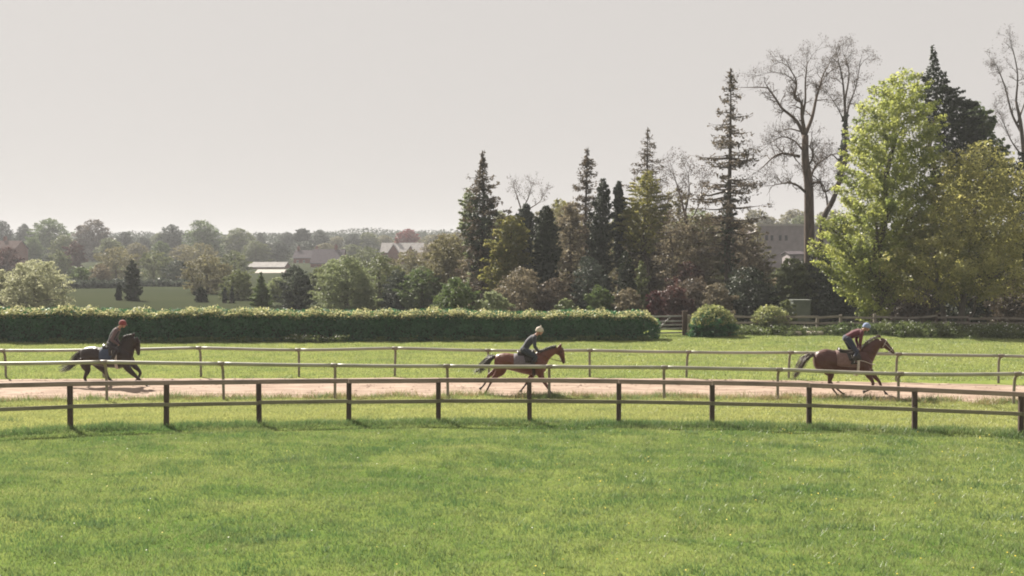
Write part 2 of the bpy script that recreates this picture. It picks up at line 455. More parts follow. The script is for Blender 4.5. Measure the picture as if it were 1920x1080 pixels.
def crown_mesh(name, rows, n=4000, size=.3, clump=.22, flat=.65, shell=.5, seed=1, up=.35, fuzz=1.0, ragged=1.0, rise=.25, core=.3):
    """rows: (z, x centre, radius). Leaves hang on boughs that run from the axis out to an uneven skin, with a looser core."""
    g = np.random.default_rng(seed)
    A = np.array(sorted(rows), float)
    z, xc, r = A[:, 0], A[:, 1], A[:, 2]
    zz = np.linspace(z[0], z[-1], 160)
    rr = np.interp(zz, z, r)
    cdf = np.cumsum(rr ** 1.2 + .02); cdf /= cdf[-1]
    R_ = r.max()
    wv = Waves(max(1.2, min(3.2, R_ * .9)), 12, seed)
    def lumps(ph_, z_, r_): return np.clip(1.0 + ragged * .24 * wv(ph_ * np.maximum(r_, .5), z_), .5, 1.2)
    nb = int(np.clip(n / 75, 22, 520))
    bz = np.interp((np.arange(nb) + g.random(nb)) / nb, cdf, zz)
    bp = g.uniform(0, 2 * np.pi, nb)
    br = np.interp(bz, z, r)
    ext = lumps(bp, bz, br) * (1 + ragged * g.normal(0, .13, nb)); ext = np.clip(ext, .35, 1.28)
    tip = br * ext
    brad = np.clip(clump * R_ * .50 * g.uniform(.5, 1.5, nb), .10, .16 + .5 * br)
    tip = np.maximum(tip - brad * .35, .02)
    bt = np.clip(g.normal(.45, .24, nb), 0, 1)
    nl_ = int(n * (1 - core))
    w = (brad ** 1.5) * (.4 + tip); k = g.choice(nb, nl_, p=w / w.sum())
    t = 1 - np.abs(g.normal(0, .22, nl_))                      # along the bough, thick at its end
    t = np.clip(t, .15, 1.0)
    sp = (brad[k] * (1.15 - .45 * t))[:, None]
    lift = rise * tip[k] * (t - 1) + -.10 * tip[k] * np.maximum(t - .6, 0)
    ca, sa = np.cos(bp[k]), np.sin(bp[k])
    P = np.stack([np.interp(bz[k], z, xc) + ca * tip[k] * t, sa * tip[k] * t, bz[k] + lift], 1)
    d = g.normal(size=(nl_, 3)); d /= np.linalg.norm(d, axis=1, keepdims=True) + 1e-9; d *= (g.random(nl_) ** .5)[:, None]
    P = P + d * sp * np.array([1, 1, flat]) * fuzz
    nf = n - nl_                                               # loose inner leaves
    fz = np.interp(g.random(nf), cdf, zz); fp = g.uniform(0, 2 * np.pi, nf); fr = np.interp(fz, z, r)
    fr = fr * lumps(fp, fz, fr) * g.random(nf) ** .5 * .72
    P = np.vstack([P, np.stack([np.interp(fz, z, xc) + fr * np.cos(fp), fr * np.sin(fp), fz], 1)])
    P[:, 2] = np.maximum(P[:, 2], .03)
    tint = np.concatenate([bt[k], g.normal(.4, .2, nf)]) + g.normal(0, .13, n)
    axis = np.stack([np.interp(P[:, 2], z, xc), 0 * P[:, 2], P[:, 2] - .15 * R_], 1)
    outw = P - axis; outw /= np.linalg.norm(outw, axis=1, keepdims=True) + 1e-6
    Nn = outw * .6 + g.normal(size=(n, 3)) * .6 + np.array([0, 0, up])
    V, Fc, tt = cards(P, Nn, size * g.uniform(.55, 1.35, n), tint, g=g)
    C = np.stack([np.interp(bz, z, xc) + np.cos(bp) * tip * .8, np.sin(bp) * tip * .8, bz - rise * tip * .2], 1)
    return fastmesh(name, V, Fc, {'tint': tt}), C, brad + tip * .2

def trunk_geo(base, top, r0, r1, limbs=(), seed=1, bend=.03, n=8):
    """Tapered trunk from base to top with limbs that reach the given points."""
    g = np.random.default_rng(seed)
    G = Geo()
    base = np.asarray(base, float); top = np.asarray(top, float)
    Lh = np.linalg.norm(top - base)
    P = []
    for i in range(9):
        t = i / 8
        P.append(base + (top - base) * t + np.array([g.normal(), g.normal(), 0]) * bend * Lh * t * (1 - t) * 2)
    P = np.array(P)
    rad = [r0 * (1.35 if i == 0 else 1) * (1 - i / 8) + r1 * i / 8 for i in range(9)]
    G.tube(P, rad, n)
    for q in limbs:
        q = np.asarray(q, float)
        t = np.clip((q[2] - base[2]) / (top[2] - base[2] + 1e-6) - g.uniform(.12, .3), .15, .92)
        s = np.array([np.interp(t * 8, range(9), P[:, c]) for c in range(3)])
        rs = np.interp(t * 8, range(9), rad) * .5
        mid = (s + q) / 2 + np.array([0, 0, .06 * np.linalg.norm(q - s)])
        S = spline([s, mid, q], 4)
        G.tube(S, np.linspace(rs, max(.012, rs * .15), len(S)), 5)
    return G

SH = {'round': [(0, .14), (.06, .45), (.2, .8), (.45, 1), (.75, .9), (1, .5)],
      'dome': [(0, .2), (.08, .55), (.3, .9), (.6, 1), (1, .95)],
      'cone': [(0, .05), (.2, .3), (.5, .62), (.8, .92), (1, .9)],
      'column': [(0, .12), (.1, .5), (.3, .85), (.65, 1), (1, .95)]}
def shape(u, top, w, bot, kind='round'):
    return [(top + (bot - top) * t, u - w / 2 * s, u + w / 2 * s) for t, s in SH[kind]]

TREES = []
def tree(name, label, rows, D, mt, n=4000, size=.3, bark='bark', trunk_r=.22, base=None, seed=None, group=None, cat='tree', stems=None,
         clump=.22, flat=.8, shell=.5, up=.35, nl=7, ground_z=None, fuzz=1.0, ivy=None, rise=.25, ragged=1.0, core=.3):
    """A tree or bush at distance D whose crown outline is the rows (v, u left, u right) seen in the photo."""
    seed = seed or (len(TREES) * 7 + 3)
    n, size = int(n * 2.25), size * .84
    uc = base if base is not None else (rows[-1][1] + rows[-1][2]) / 2
    p0 = at(uc, 600, D); z0 = float(terrain(p0[0], D)) if ground_z is None else ground_z
    root = empty(name, (p0[0], D, z0))
    loc = []
    for v, a, b_ in rows:
        pa, pb = at(a, v, D), at(b_, v, D)
        loc.append((max(pa[2] - z0, .02), (pa[0] + pb[0]) / 2 - p0[0], max(abs(pb[0] - pa[0]) / 2, .05)))
    me, C, rc = crown_mesh('crown', loc, n, size, clump, flat, shell, seed, up, fuzz=fuzz, rise=rise, ragged=ragged, core=core)
    link('crown', me, root, M[mt])
    loc = np.array(sorted(loc))
    ztop = loc[0, 0] + (loc[-1, 0] - loc[0, 0]) * .8
    xt = np.interp(ztop, loc[:, 0], loc[:, 1])
    lim = C[np.argsort(-rc)[:nl]] if nl else []
    if stems is None:
        trunk_geo((0, 0, -.05), (xt, 0, ztop), trunk_r, trunk_r * .2, lim, seed).obj('trunk', M[bark], root, True)
    else:
        for k, (ub, ut, vt, rr_) in enumerate(stems):
            q0 = at(ub, 600, D); q1 = at(ut, vt, D)
            ls = lim[k::len(stems)] if nl else []
            trunk_geo((q0[0] - p0[0], k * .25, -.05), (q1[0] - p0[0], k * .3, q1[2] - z0), rr_, rr_ * .3, ls, seed + k).obj('trunk', M[bark], root, True)
    if ivy:
        il = []
        for v, a, b_ in ivy:
            pa, pb = at(a, v, D), at(b_, v, D)
            il.append((max(pa[2] - z0, .02), (pa[0] + pb[0]) / 2 - p0[0], max(abs(pb[0] - pa[0]) / 2, .05)))
        link('ivy', crown_mesh('ivy', il, 2600, .2, .3, .8, .3, seed + 5, .1)[0], root, M['ivy'])
    tag(root, label, cat, group)
    TREES.append(root)
    return root

def conifer(name, label, u, D, prof, mt, step=.55, per=5, size=.3, dens=1.0, trunk_r=.28, seed=5, bark='bark', ivy=None, bottom=None, droop=.12, group=None):
    """A spire with whorls of branches; prof: (v, half width in pixels) from the tip down."""
    g = np.random.default_rng(seed)
    p0 = at(u, 600, D)
    root = empty(name, (p0[0], D, 0))
    zs = np.array([at(u, v, D)[2] for v, _ in prof])[::-1]
    hw = np.array([w for _, w in prof])[::-1] * D / F
    ztop, zbot = zs[-1], zs[0]
    G = Geo()
    tk = np.linspace(0, ztop, 12)
    jx = np.cumsum(g.normal(0, .03, 12))
    G.tube([(jx[i], 0, tk[i]) for i in range(12)], [trunk_r * (1 - .93 * (t / ztop) ** .9) * (1.25 if t == 0 else 1) for t in tk], 8)
    LP, LN, LS = [], [], []
    zc = zbot
    while zc < ztop - .1:
        nb = per + g.integers(-1, 2)
        a0 = g.uniform(0, 6.28)
        for b_ in range(nb):
            z1 = min(zc + g.uniform(-.5, .5) * step, ztop - .08)
            r = np.interp(z1, zs, hw); x0 = np.interp(z1, tk, jx)
            a = a0 + 6.283 * b_ / nb + g.normal(0, .45)
            ln = max(.10, r * (g.uniform(.3, .8) if g.random() < .45 else g.uniform(.9, 1.32)))
            dz = (-droop + g.normal(0, .10)) * ln
            S = [np.array([x0 + math.cos(a) * ln * t, math.sin(a) * ln * t, z1 + dz * t * 1.7 - (dz * 1.2 - .12 * ln) * t * t]) for t in (0, .35, .7, 1)]
            G.tube(S, [.02 + .02 * ln, .016 + .012 * ln, .012, .006], 4)
            k = int((4 + ln * 20) * dens * g.uniform(.3, 1.35))
            pad = g.uniform(.3, 1.0)                              # foliage sits in a pad somewhere along the bough
            t = np.clip(np.where(g.random(k) < .6, g.normal(pad, .16, k), g.uniform(.1, 1.05, k)), .03, 1.06)
            PP = np.array([[np.interp(tt, (0, .35, .7, 1), [s[c] for s in S]) for c in range(3)] for tt in t]).reshape(-1, 3)
            lat = g.normal(0, .13 * ln + .05, k) * (1.15 - .55 * t)
            PP += np.stack([-math.sin(a) * lat, math.cos(a) * lat, g.normal(-.09, .11, k)], 1)
            LP.append(PP); LN.append(g.normal(size=(k, 3)) * .6 + np.array([0, 0, .6])); LS.append(size * g.uniform(.5, 1.3, k))
        zc += step * g.uniform(.6, 1.4) * (1 if zc < ztop * .75 else .75)
    P = np.vstack(LP); Nn = np.vstack(LN); S_ = np.concatenate(LS)
    V, Fc, t = cards(P, Nn, S_, np.clip(g.normal(.45, .25, len(P)), 0, 1), .42, g)
    link('crown', fastmesh('crown', V, Fc, {'tint': t}), root, M[mt])
    G.obj('trunk', M[bark], root, True)
    if ivy:
        il = []
        for v, a, b_ in ivy:
            pa, pb = at(a, v, D), at(b_, v, D)
            il.append((max(pa[2], .02), (pa[0] + pb[0]) / 2 - p0[0], max(abs(pb[0] - pa[0]) / 2, .05)))
        link('ivy', crown_mesh('ivy', il, 4200, .22, .4, .9, .35, seed + 5, .1)[0], root, M['ivy'])
    tag(root, label, 'tree', group)
    TREES.append(root)
    return root

def bare_tree(name, label, D, limbs, seed=3, depth=3, twig=1.0, bark='bark', buds=2500, bud_size=.12, ivy=None, tips=1.0, budmat='bud'):
    """limbs: polylines of (u, v, radius m, depth offset m); twigs grow from them."""
    g = np.random.default_rng(seed)
    u0, v0 = limbs[0][0][:2]
    p0 = at(u0, v0, D)
    root = empty(name, (p0[0], D, 0))
    G, T = Geo(), Geo()
    ends = []
    def grow(p, d, ln, r, dep):
        k = 4
        pts = [p]; dd = d.copy()
        for i in range(k):
            dd = dd + g.normal(0, .22, 3) + np.array([0, 0, .05]); dd /= np.linalg.norm(dd)
            pts.append(pts[-1] + dd * ln / k)
        (G if r > .03 else T).tube(pts, np.linspace(r, r * .45, k + 1), 5 if r > .03 else 3, cap=False)
        if dep == 0:
            ends.extend(pts[2:]); return
        for c in range(int(g.integers(3, 5))):
            t = g.uniform(.35, 1.0)
            q = np.array([np.interp(t * k, range(k + 1), [s[a] for s in pts]) for a in range(3)])
            nd = dd * .75 + g.normal(0, .62, 3); nd /= np.linalg.norm(nd)
            grow(q, nd, ln * g.uniform(.5, .8), r * .52, dep - 1)
    for li, lb in enumerate(limbs):
        P = []
        for (u, v, r, dy) in lb:
            q = at(u, v, D + dy); q[1] += 0
            P.append([q[0] - p0[0], dy, q[2], r])
        S = spline(P, 4)
        if li == 0: S[0, 2] = -.05
        G.tube(S[:, :3], S[:, 3], 8)
        if li == 0: continue
        k = len(S)
        ltot = np.linalg.norm(np.diff(S[:, :3], axis=0), axis=1).sum()
        for j in range(2 if k < 4 else 3, k):
            for rep in range(2 if S[j, 3] < .12 else 1):
                if g.random() < .62:
                    d = S[min(j + 1, k - 1), :3] - S[j - 1, :3]; d /= np.linalg.norm(d) + 1e-9
                    nd = d * .5 + g.normal(0, .6, 3) + np.array([0, 0, .25]); nd /= np.linalg.norm(nd)
                    grow(S[j, :3], nd, g.uniform(.8, 1.7) * twig, min(S[j, 3] * .5, .06), depth - 1)
        d = S[-1, :3] - S[-2, :3]; d /= np.linalg.norm(d)
        for rep in range(2):
            nd = d + g.normal(0, .3, 3); nd /= np.linalg.norm(nd)
            grow(S[-1, :3], nd, 1.9 * twig * tips, S[-1, 3] * .8, depth)
    G.obj('trunk', M[bark], root, True)
    tag(T.obj('twigs', M[bark], root), kind='stuff')
    if buds and ends:
        E = np.array(ends); k = g.choice(len(E), buds)
        P = E[k] + g.normal(0, .1, (buds, 3))
        V, Fc, t = cards(P, g.normal(size=(buds, 3)), bud_size * g.uniform(.6, 1.3, buds), g.random(buds), g=g)
        link('crown', fastmesh('crown', V, Fc, {'tint': t}), root, M[budmat])
    if ivy:
        il = []
        for v, a, b_ in ivy:
            pa, pb = at(a, v, D), at(b_, v, D)
            il.append((max(pa[2], .02), (pa[0] + pb[0]) / 2 - p0[0], max(abs(pb[0] - pa[0]) / 2, .05)))
        link('ivy', crown_mesh('ivy', il, 3000, .2, .35, .9, .35, seed + 5, .1)[0], root, M['ivy'])
    tag(root, label, 'tree')
    TREES.append(root)
    return root


# ================================================================== the clipped hedge and its two bushes
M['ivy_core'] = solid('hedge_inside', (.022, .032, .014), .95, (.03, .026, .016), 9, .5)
def hedge():
    g = np.random.default_rng(21)
    a, b = at(-330, 600, 64.3), at(1229, 600, 66.8)
    ha = at(0, 575, 65.6)[2]; hb = at(1229, 585, 67.3)[2]
    root = empty('hedge', (0, 66, 0))
    Lx = b[0] - a[0]
    def P(s, y, zz):            # s 0..1 along, y depth 0..1.6, zz 0..1 of height
        hh = (ha + (hb - ha) * s) * (1 + .03 * np.sin(s * 61) * np.sin(s * 19) + .025 * np.sin(s * 27 + 1) + .02 * np.sin(s * 143)) * (1 - .25 * np.clip((s - .985) / .015, 0, 1) ** 2)
        yy = a[1] + (b[1] - a[1]) * s - 66 + y + .13 * np.sin(s * 45) + .10 * np.sin(s * 97) * np.sin(s * 13) + .07 * np.sin(s * 211 + 2 * zz)
        zz = zz * (1 - .17 * np.exp(-np.maximum(y, 0) / .38) * np.clip((zz - .3) / .5, 0, 1))      # rounded front shoulder
        return np.stack([a[0] + Lx * s, yy, zz * hh], -1)
    s = np.linspace(0, 1, 70)
    rings = [P(s[1:-1], .3 + 0 * s[1:-1], 0 * s[1:-1]), P(s[1:-1], .25 + 0 * s[1:-1], .85 + 0 * s[1:-1]), P(s[1:-1], 1.25 + 0 * s[1:-1], .85 + 0 * s[1:-1]), P(s[1:-1], 1.3 + 0 * s[1:-1], 0 * s[1:-1])]
    V = np.concatenate(rings); k = len(s) - 2
    Fc = []
    for r in range(3):
        for i in range(k - 1): Fc.append((r * k + i, r * k + i + 1, (r + 1) * k + i + 1, (r + 1) * k + i))
    Fc += [(0, k, 2 * k, 3 * k), (k - 1, 4 * k - 1, 3 * k - 1, 2 * k - 1)]
    Geo().add(V, Fc).obj('stems', M['ivy_core'], root)
    n = 52000
    ss = g.random(n); q = g.random(n)
    lump = .12 * np.sin(ss * 300 + 4 * q) * np.sin(ss * 140)
    front = q < .62
    end = q > .985
    zz = np.where(front, g.random(n) ** .9, g.uniform(.9, 1.0, n))
    yy = np.where(front, .12 * g.random(n) - lump * .6 + .06 * (1 - zz), g.uniform(0, 1.5, n))
    zz = np.where(end, g.random(n), zz); ss = np.where(end, 1 + g.uniform(-.004, .006, n), ss)
    PP = P(ss, yy, zz) + g.normal(0, .035, (n, 3))
    NN = np.where(front[:, None], np.array([0, -.9, .35]), np.array([0, -.1, 1])) + g.normal(size=(n, 3)) * .6
    t = .42 + .2 * np.sin(ss * 37) * np.sin(zz * 3 + ss * 20) + .28 * np.sin(ss * 170) * np.sin(zz * 5 + ss * 60) + g.normal(0, .2, n)
    V, Fc, t = cards(PP, NN, .13 * g.uniform(.6, 1.5, n), t, .7, g)
    link('foliage', fastmesh('foliage', V, Fc, {'tint': t}), root, M['hedge'])
    n = 22000                       # untrimmed spring growth on the crest
    ss = g.random(n) * 1.003
    dep = np.abs(g.normal(0, 1, n))
    up_ = .90 + .12 * g.random(n) * (1 + .5 * np.sin(ss * 210)) + .04 * np.sin(ss * 90)
    yy = g.uniform(-.08, 1.45, n)
    near = g.random(n) < .62
    yy = np.where(near, np.abs(g.normal(0, .32, n)) - .08, yy)
    up_ = np.where(near, .97 + .07 * g.random(n) * (1 + .6 * np.sin(ss * 210)) - (g.random(n) < .25) * g.random(n) * .10, up_)
    PP = P(ss, yy, up_) + g.normal(0, .03, (n, 3))
    V, Fc, t = cards(PP, g.normal(size=(n, 3)) * .7 + np.array([0, .1, .8]), .11 * g.uniform(.6, 1.6, n), g.normal(.5, .25, n), .6, g)
    link('new_growth', fastmesh('new_growth', V, Fc, {'tint': t}), root, M['hedge_new'])
    tag(root, 'long clipped dark green hedge with pale new growth along its flat top', 'hedge')
hedge()

def backfill():
    # the deeper trees that close the view through the copse
    k = 0
    for u, top, w, D, mt, lb in [
        (850, 462, 90, 128, 'browngreen', 'dim brown-green tree deep behind the end conifer'),
        (925, 450, 100, 126, 'needle_brown', 'dim dark tree deep behind the yellow-green round tree'),
        (1005, 440, 110, 124, 'browngreen', 'dim brown-green tree deep behind the broad cypress'),
        (1080, 430, 110, 122, 'needle_brown', 'dim dark tree deep behind the brown conifer'),
        (1150, 428, 120, 126, 'browngreen', 'dim brown-green tree deep behind the tallest cypress'),
        (1235, 425, 120, 124, 'brown', 'dim brown tree deep behind the yellow-green spire'),
        (1310, 440, 110, 122, 'browngreen', 'dim brown-green tree deep behind the thin leafless tree'),
        (1390, 470, 90, 120, 'brown', 'dim brown tree deep behind the ivy-clad conifer'),
        (1465, 505, 90, 118, 'midgreen', 'dim green bush deep behind the olive bushy tree'),
        (1540, 480, 110, 116, 'darkblue', 'dim blue-green tree deep behind the ivied leafless trunk'),
        (1600, 440, 130, 112, 'midgreen', 'dim green tree deep behind the bright yellow-green tree'),
        (1720, 420, 150, 110, 'darkblue', 'dim dark tree deep behind the pointed evergreen'),
        (1850, 400, 160, 108, 'midgreen', 'dim green tree deep behind the olive-gold tree')]:
        tree('broad_tree', lb, shape(u, top, w, 562, 'dome'), D, mt, 3600, .36, trunk_r=.2, clump=.22, shell=.5, seed=800 + k, nl=3); k += 1
backfill()

def bush(u, top, w, bot, D, label, seed, mt='hedge', cap='bush_new', n=6000, name='bush'):
    r = tree(name, label, shape(u, top + 4, w, bot, 'dome'), D, mt, n, .14, trunk_r=.06, clump=.3, seed=seed, cat='bush', nl=3, shell=.35)
    p0 = at(u, 600, D)
    g = np.random.default_rng(seed + 50)
    n2 = n // 3
    a = g.uniform(0, 6.283, n2); e = np.arccos(g.uniform(.18, 1, n2))
    rw = w / 2 * D / F; zt = at(u, top, D)[2]; zb = zt * .30
    rr = rw * (1 + .1 * np.sin(3 * a + seed)) * .98
    P = np.stack([rr * np.sin(e) * np.cos(a), rr * np.sin(e) * np.sin(a), zb + (zt - zb) * np.cos(e)], 1) + g.normal(0, .07, (n2, 3))
    V, Fc, t = cards(P, g.normal(size=(n2, 3)) + np.array([0, 0, .6]), .13 * g.uniform(.6, 1.5, n2), g.normal(.5, .25, n2), .6, g)
    link('new_growth', fastmesh('new_growth', V, Fc, {'tint': t}), r, M[cap])
    return r
bush(1334, 575, 84, 629, 70, 'rounded dark green bush with pale crest just past the grey gate', 71)
bush(1444, 575, 72, 624, 72.5, 'loose pale green bush in the line of the weathered rail fence', 72, 'palegreen', 'bush_new', 4200)

# ================================================================== the big trees over the paddock
tree('lime_tree', 'tall bright yellow-green leafy tree in fresh leaf, the largest in the copse',
     [(126, 1688, 1706), (142, 1654, 1728), (165, 1626, 1742), (200, 1602, 1752), (250, 1592, 1755), (300, 1587, 1755), (340, 1580, 1755), (380, 1565, 1750),
      (420, 1552, 1745), (460, 1540, 1730), (500, 1544, 1705), (535, 1556, 1690), (560, 1590, 1680), (600, 1605, 1672), (615, 1612, 1660)],
     76, 'lime', 25000, .22, trunk_r=.42, base=1640, clump=.17, flat=1.0, rise=.55, nl=12, core=.25)
tree('spruce_tree', 'dark pointed evergreen towering behind the bright yellow-green tree',
     [(84, 1746, 1751), (108, 1739, 1760), (124, 1735, 1764), (128, 1727, 1768), (150, 1722, 1778), (158, 1716, 1790), (178, 1716, 1800), (192, 1718, 1822), (215, 1722, 1835),
      (245, 1735, 1850), (285, 1742, 1862), (340, 1745, 1860), (420, 1745, 1850), (500, 1745, 1850)],
     86, 'dark', 13000, .3, trunk_r=.4, base=1752, clump=.15, flat=.4, shell=.45, nl=6)
tree('broad_tree', 'mid-green leafy tree crowding the shoulder of the dark pointed evergreen',
     [(190, 1812, 1840), (215, 1795, 1860), (245, 1800, 1872), (280, 1830, 1892), (330, 1840, 1900), (400, 1845, 1900)], 88, 'green', 6500, .26, trunk_r=.28, base=1860, clump=.2)
tree('maple_tree', 'spreading olive-gold leafy tree leaning over the rail fence on forked grey trunks',
     [(262, 1838, 1852), (275, 1800, 1872), (295, 1762, 1896), (330, 1742, 1916), (370, 1722, 1934), (410, 1695, 1945), (450, 1668, 1950), (490, 1650, 1950), (520, 1660, 1940), (548, 1690, 1915)],
     74, 'olive', 16500, .22, bark='bark_grey', base=1790, clump=.17, flat=.9, nl=14, up=.5, rise=.4,
     stems=[(1774, 1745, 420, .2), (1803, 1835, 380, .22), (1812, 1880, 470, .13)])
tree('yew_tree', 'dark evergreen at the frame edge beside the olive-gold tree',
     [(285, 1908, 1930), (330, 1897, 1965), (400, 1893, 1985), (500, 1885, 1990), (600, 1870, 1990), (625, 1865, 1990)], 80, 'dark', 9000, .28, trunk_r=.35, base=1940, clump=.2)
bare_tree('bare_tree', 'thin leafless tree with upright twigs rising above the olive-gold tree', 97,
          [[(1932, 600, .28, 0), (1930, 420, .24, 0), (1916, 250, .17, 0), (1905, 190, .10, 0)],
           [(1916, 250, .12, 0), (1898, 215, .09, .5), (1885, 165, .06, .8), (1872, 130, .04, 1)],
           [(1905, 190, .09, 0), (1908, 140, .06, -.5), (1900, 95, .035, -.8)],
           [(1908, 230, .08, 0), (1925, 180, .05, 1), (1935, 120, .03, 1.5)],
           [(1922, 300, .09, 0), (1895, 262, .05, -1), (1876, 215, .03, -1.5)]], 41, 3, .62, buds=2200, bud_size=.09)

c3 = lambda x, y: (1280 + x / 3.0, 60 + y / 3.0)
def lim(*pts):
    return [(*c3(x, y), r, d) for x, y, r, d in pts]
bare_tree('bare_tree', 'tall leafless tree with a stout bare trunk and crooked spreading limbs', 92,
          [[(1519, 600, .52, 0), (*c3(712, 1080), .40, 0), (*c3(708, 850), .36, 0), (*c3(690, 720), .30, 0), (*c3(690, 580), .25, 0)],
           lim((690, 600, .17, 0), (640, 500, .13, .4), (560, 430, .10, .8), (530, 385, .085, 1), (490, 330, .065, 1.2), (460, 312, .05, 1.4), (330, 312, .02, 1.8)),
           lim((690, 580, .17, 0), (672, 480, .14, -.5), (668, 400, .11, -.8), (632, 370, .09, -1), (640, 280, .06, -1), (600, 200, .04, -1.2)),
           lim((692, 570, .17, 0), (728, 480, .13, .5), (752, 370, .10, .8), (765, 330, .08, 1), (790, 240, .05, 1), (830, 170, .03, 1.4)),
           lim((676, 470, .10, -.5), (690, 380, .08, -.9), (690, 280, .06, -1.2), (700, 180, .035, -1.5)),
           lim((750, 385, .05, .8), (800, 380, .03, 1.2)),
           lim((655, 700, .13, 0), (610, 690, .10, -.6), (560, 683, .08, -1), (510, 705, .06, -1.2), (440, 770, .03, -1.6)),
           lim((672, 660, .09, 0), (625, 610, .06, .8), (560, 590, .045, 1.2), (500, 620, .03, 1.6)),
           lim((665, 560, .07, .3), (600, 545, .045, 1), (545, 565, .025, 1.3)),
           lim((690, 900, .12, 0), (640, 860, .08, -.8), (590, 848, .06, -1.1), (520, 860, .03, -1.4)),
           lim((715, 830, .12, 0), (745, 760, .08, .8), (790, 720, .05, 1.2), (840, 690, .03, 1.5)),
           lim((700, 760, .09, 0), (735, 700, .07, -.6), (715, 640, .05, -.8)),
           lim((710, 860, .10, 0), (770, 845, .08, -1), (800, 900, .06, -1.3), (860, 860, .04, -1.5)),
           lim((640, 290, .05, -1), (580, 240, .035, -1.6), (500, 225, .02, -2)),
           lim((765, 330, .05, 1), (800, 250, .035, 1.5), (860, 200, .02, 2))],
          17, 3, .66, 'bark_warm', 4600, .10, ivy=[(440, 1512, 1528), (480, 1506, 1540), (530, 1500, 1550), (600, 1496, 1560)])
bare_tree('bare_tree', 'slender leaning leafless tree half hidden behind the bright yellow-green tree', 101,
          [[(1532, 600, .30, 0), (1540, 430, .26, 0), (1562, 375, .22, 0), (1578, 325, .20, 0), (1585, 270, .17, 0), (1584, 190, .11, 0)],
           [(1585, 260, .10, 0), (1590, 205, .08, .5), (1604, 165, .05, .8), (1612, 125, .03, 1)],
           [(1584, 200, .10, 0), (1580, 150, .07, -.5), (1572, 115, .04, -.8)],
           [(1584, 190, .10, 0), (1592, 140, .06, .6), (1585, 105, .03, 1)],
           [(1584, 230, .07, 0), (1572, 205, .045, -.7), (1560, 185, .025, -1)],
           [(1580, 310, .08, 0), (1560, 290, .05, .8), (1548, 300, .03, 1.2)],
           [(1553, 395, .09, 0), (1545, 350, .06, .6), (1525, 330, .03, 1)]], 23, 3, .64, 'bark', 3400, .11,
          ivy=[(215, 1580, 1592), (260, 1574, 1594), (300, 1570, 1590), (335, 1566, 1584)])

conifer('larch_tree', 'tall sparse conifer with an ivy-clad lower trunk beside the grey building', 1364, 90,
        [(127, 2), (150, 9), (175, 16), (195, 24), (215, 28), (240, 42), (262, 62), (290, 64), (318, 58), (345, 80), (365, 76), (385, 78), (410, 62), (440, 60), (480, 50)],
        'needle_brown', .62, 5, .34, 1.0, .34, 6, ivy=[(340, 1361, 1369), (365, 1354, 1376), (395, 1350, 1380), (440, 1348, 1382), (500, 1350, 1384), (550, 1354, 1382), (600, 1352, 1388)])
conifer('larch_tree', 'conifer with a bare dark spire above brown boughs, beside the yellow-green spire', 1214, 97,
        [(238, 2), (255, 7), (272, 20), (290, 18), (305, 26), (318, 32), (330, 34), (360, 56), (385, 66), (410, 70), (440, 66), (480, 66), (520, 60)], 'needle_brown', .5, 5, .28, .8, .28, 7)
tree('young_tree', 'yellow-green pointed tree growing up against the bare dark spire',
     [(318, 1208, 1222), (335, 1190, 1238), (355, 1180, 1246), (380, 1170, 1252), (410, 1156, 1250), (440, 1160, 1242), (470, 1175, 1235)], 94, 'yellowgreen', 5600, .23, trunk_r=.16, base=1212, clump=.17, flat=.4, shell=.7)
conifer('larch_tree', 'dark ragged conifer spire behind the tallest narrow cypress', 1103, 97,
        [(277, 2), (290, 8), (310, 16), (330, 20), (350, 24), (372, 28), (392, 22), (430, 22), (480, 20)], 'needle_brown', .42, 5, .32, 1.1, .26, 8)
conifer('spruce_tree', 'dark ragged conifer standing highest at the end of the copse towards the valley', 907, 94,
        [(282, 2), (300, 5), (318, 10), (330, 28), (345, 22), (358, 34), (368, 26), (385, 36), (400, 40), (430, 44), (480, 46), (540, 44)], 'needle_brown', .42, 5, .32, 1.1, .28, 9,
        ivy=[(352, 898, 914), (372, 886, 928), (400, 876, 932), (430, 874, 928), (470, 880, 925), (520, 884, 922)])
tree('ivied_tree', 'grey-green ivied tree hugging the end conifer of the copse',
     [(352, 874, 882), (372, 864, 898), (400, 859, 902), (430, 860, 900), (445, 866, 900), (480, 872, 905), (560, 872, 910)], 96, 'palegreen', 4200, .24, base=888, clump=.22, shell=.6)
tree('cypress_tree', 'tallest narrow dark cypress in the copse, with a pointed top',
     [(334, 1129, 1135), (350, 1119, 1144), (380, 1109, 1150), (420, 1102, 1153), (470, 1096, 1150), (520, 1090, 1150), (600, 1090, 1150)], 92, 'dark', 8500, .24, base=1128, clump=.22, shell=.35, rise=.9, ragged=.8, core=.45)
tree('cypress_tree', 'short dark cypress tip tucked beside the tallest narrow cypress',
     [(339, 1157, 1163), (355, 1149, 1170), (390, 1148, 1176), (430, 1148, 1172), (500, 1150, 1170)], 95, 'dark', 3600, .24, base=1160, clump=.25, shell=.4, rise=.9, ragged=.8, core=.45)
tree('cypress_tree', 'broad blunt dark cypress beside the yellow-green round tree',
     [(386, 1018, 1030), (400, 1006, 1042), (430, 998, 1050), (470, 994, 1052), (505, 996, 1046), (560, 1000, 1040), (600, 1000, 1040)], 88, 'dark', 7000, .24, base=1022, clump=.22, shell=.35, rise=.9, ragged=.8, core=.45)
tree('cypress_tree', 'dull dark conifer behind the yellow-green round tree',
     [(382, 978, 992), (400, 968, 1003), (440, 964, 1006), (500, 964, 1000)], 98, 'darkblue', 3600, .26, base=985, clump=.25, rise=.9, ragged=.8, core=.45)
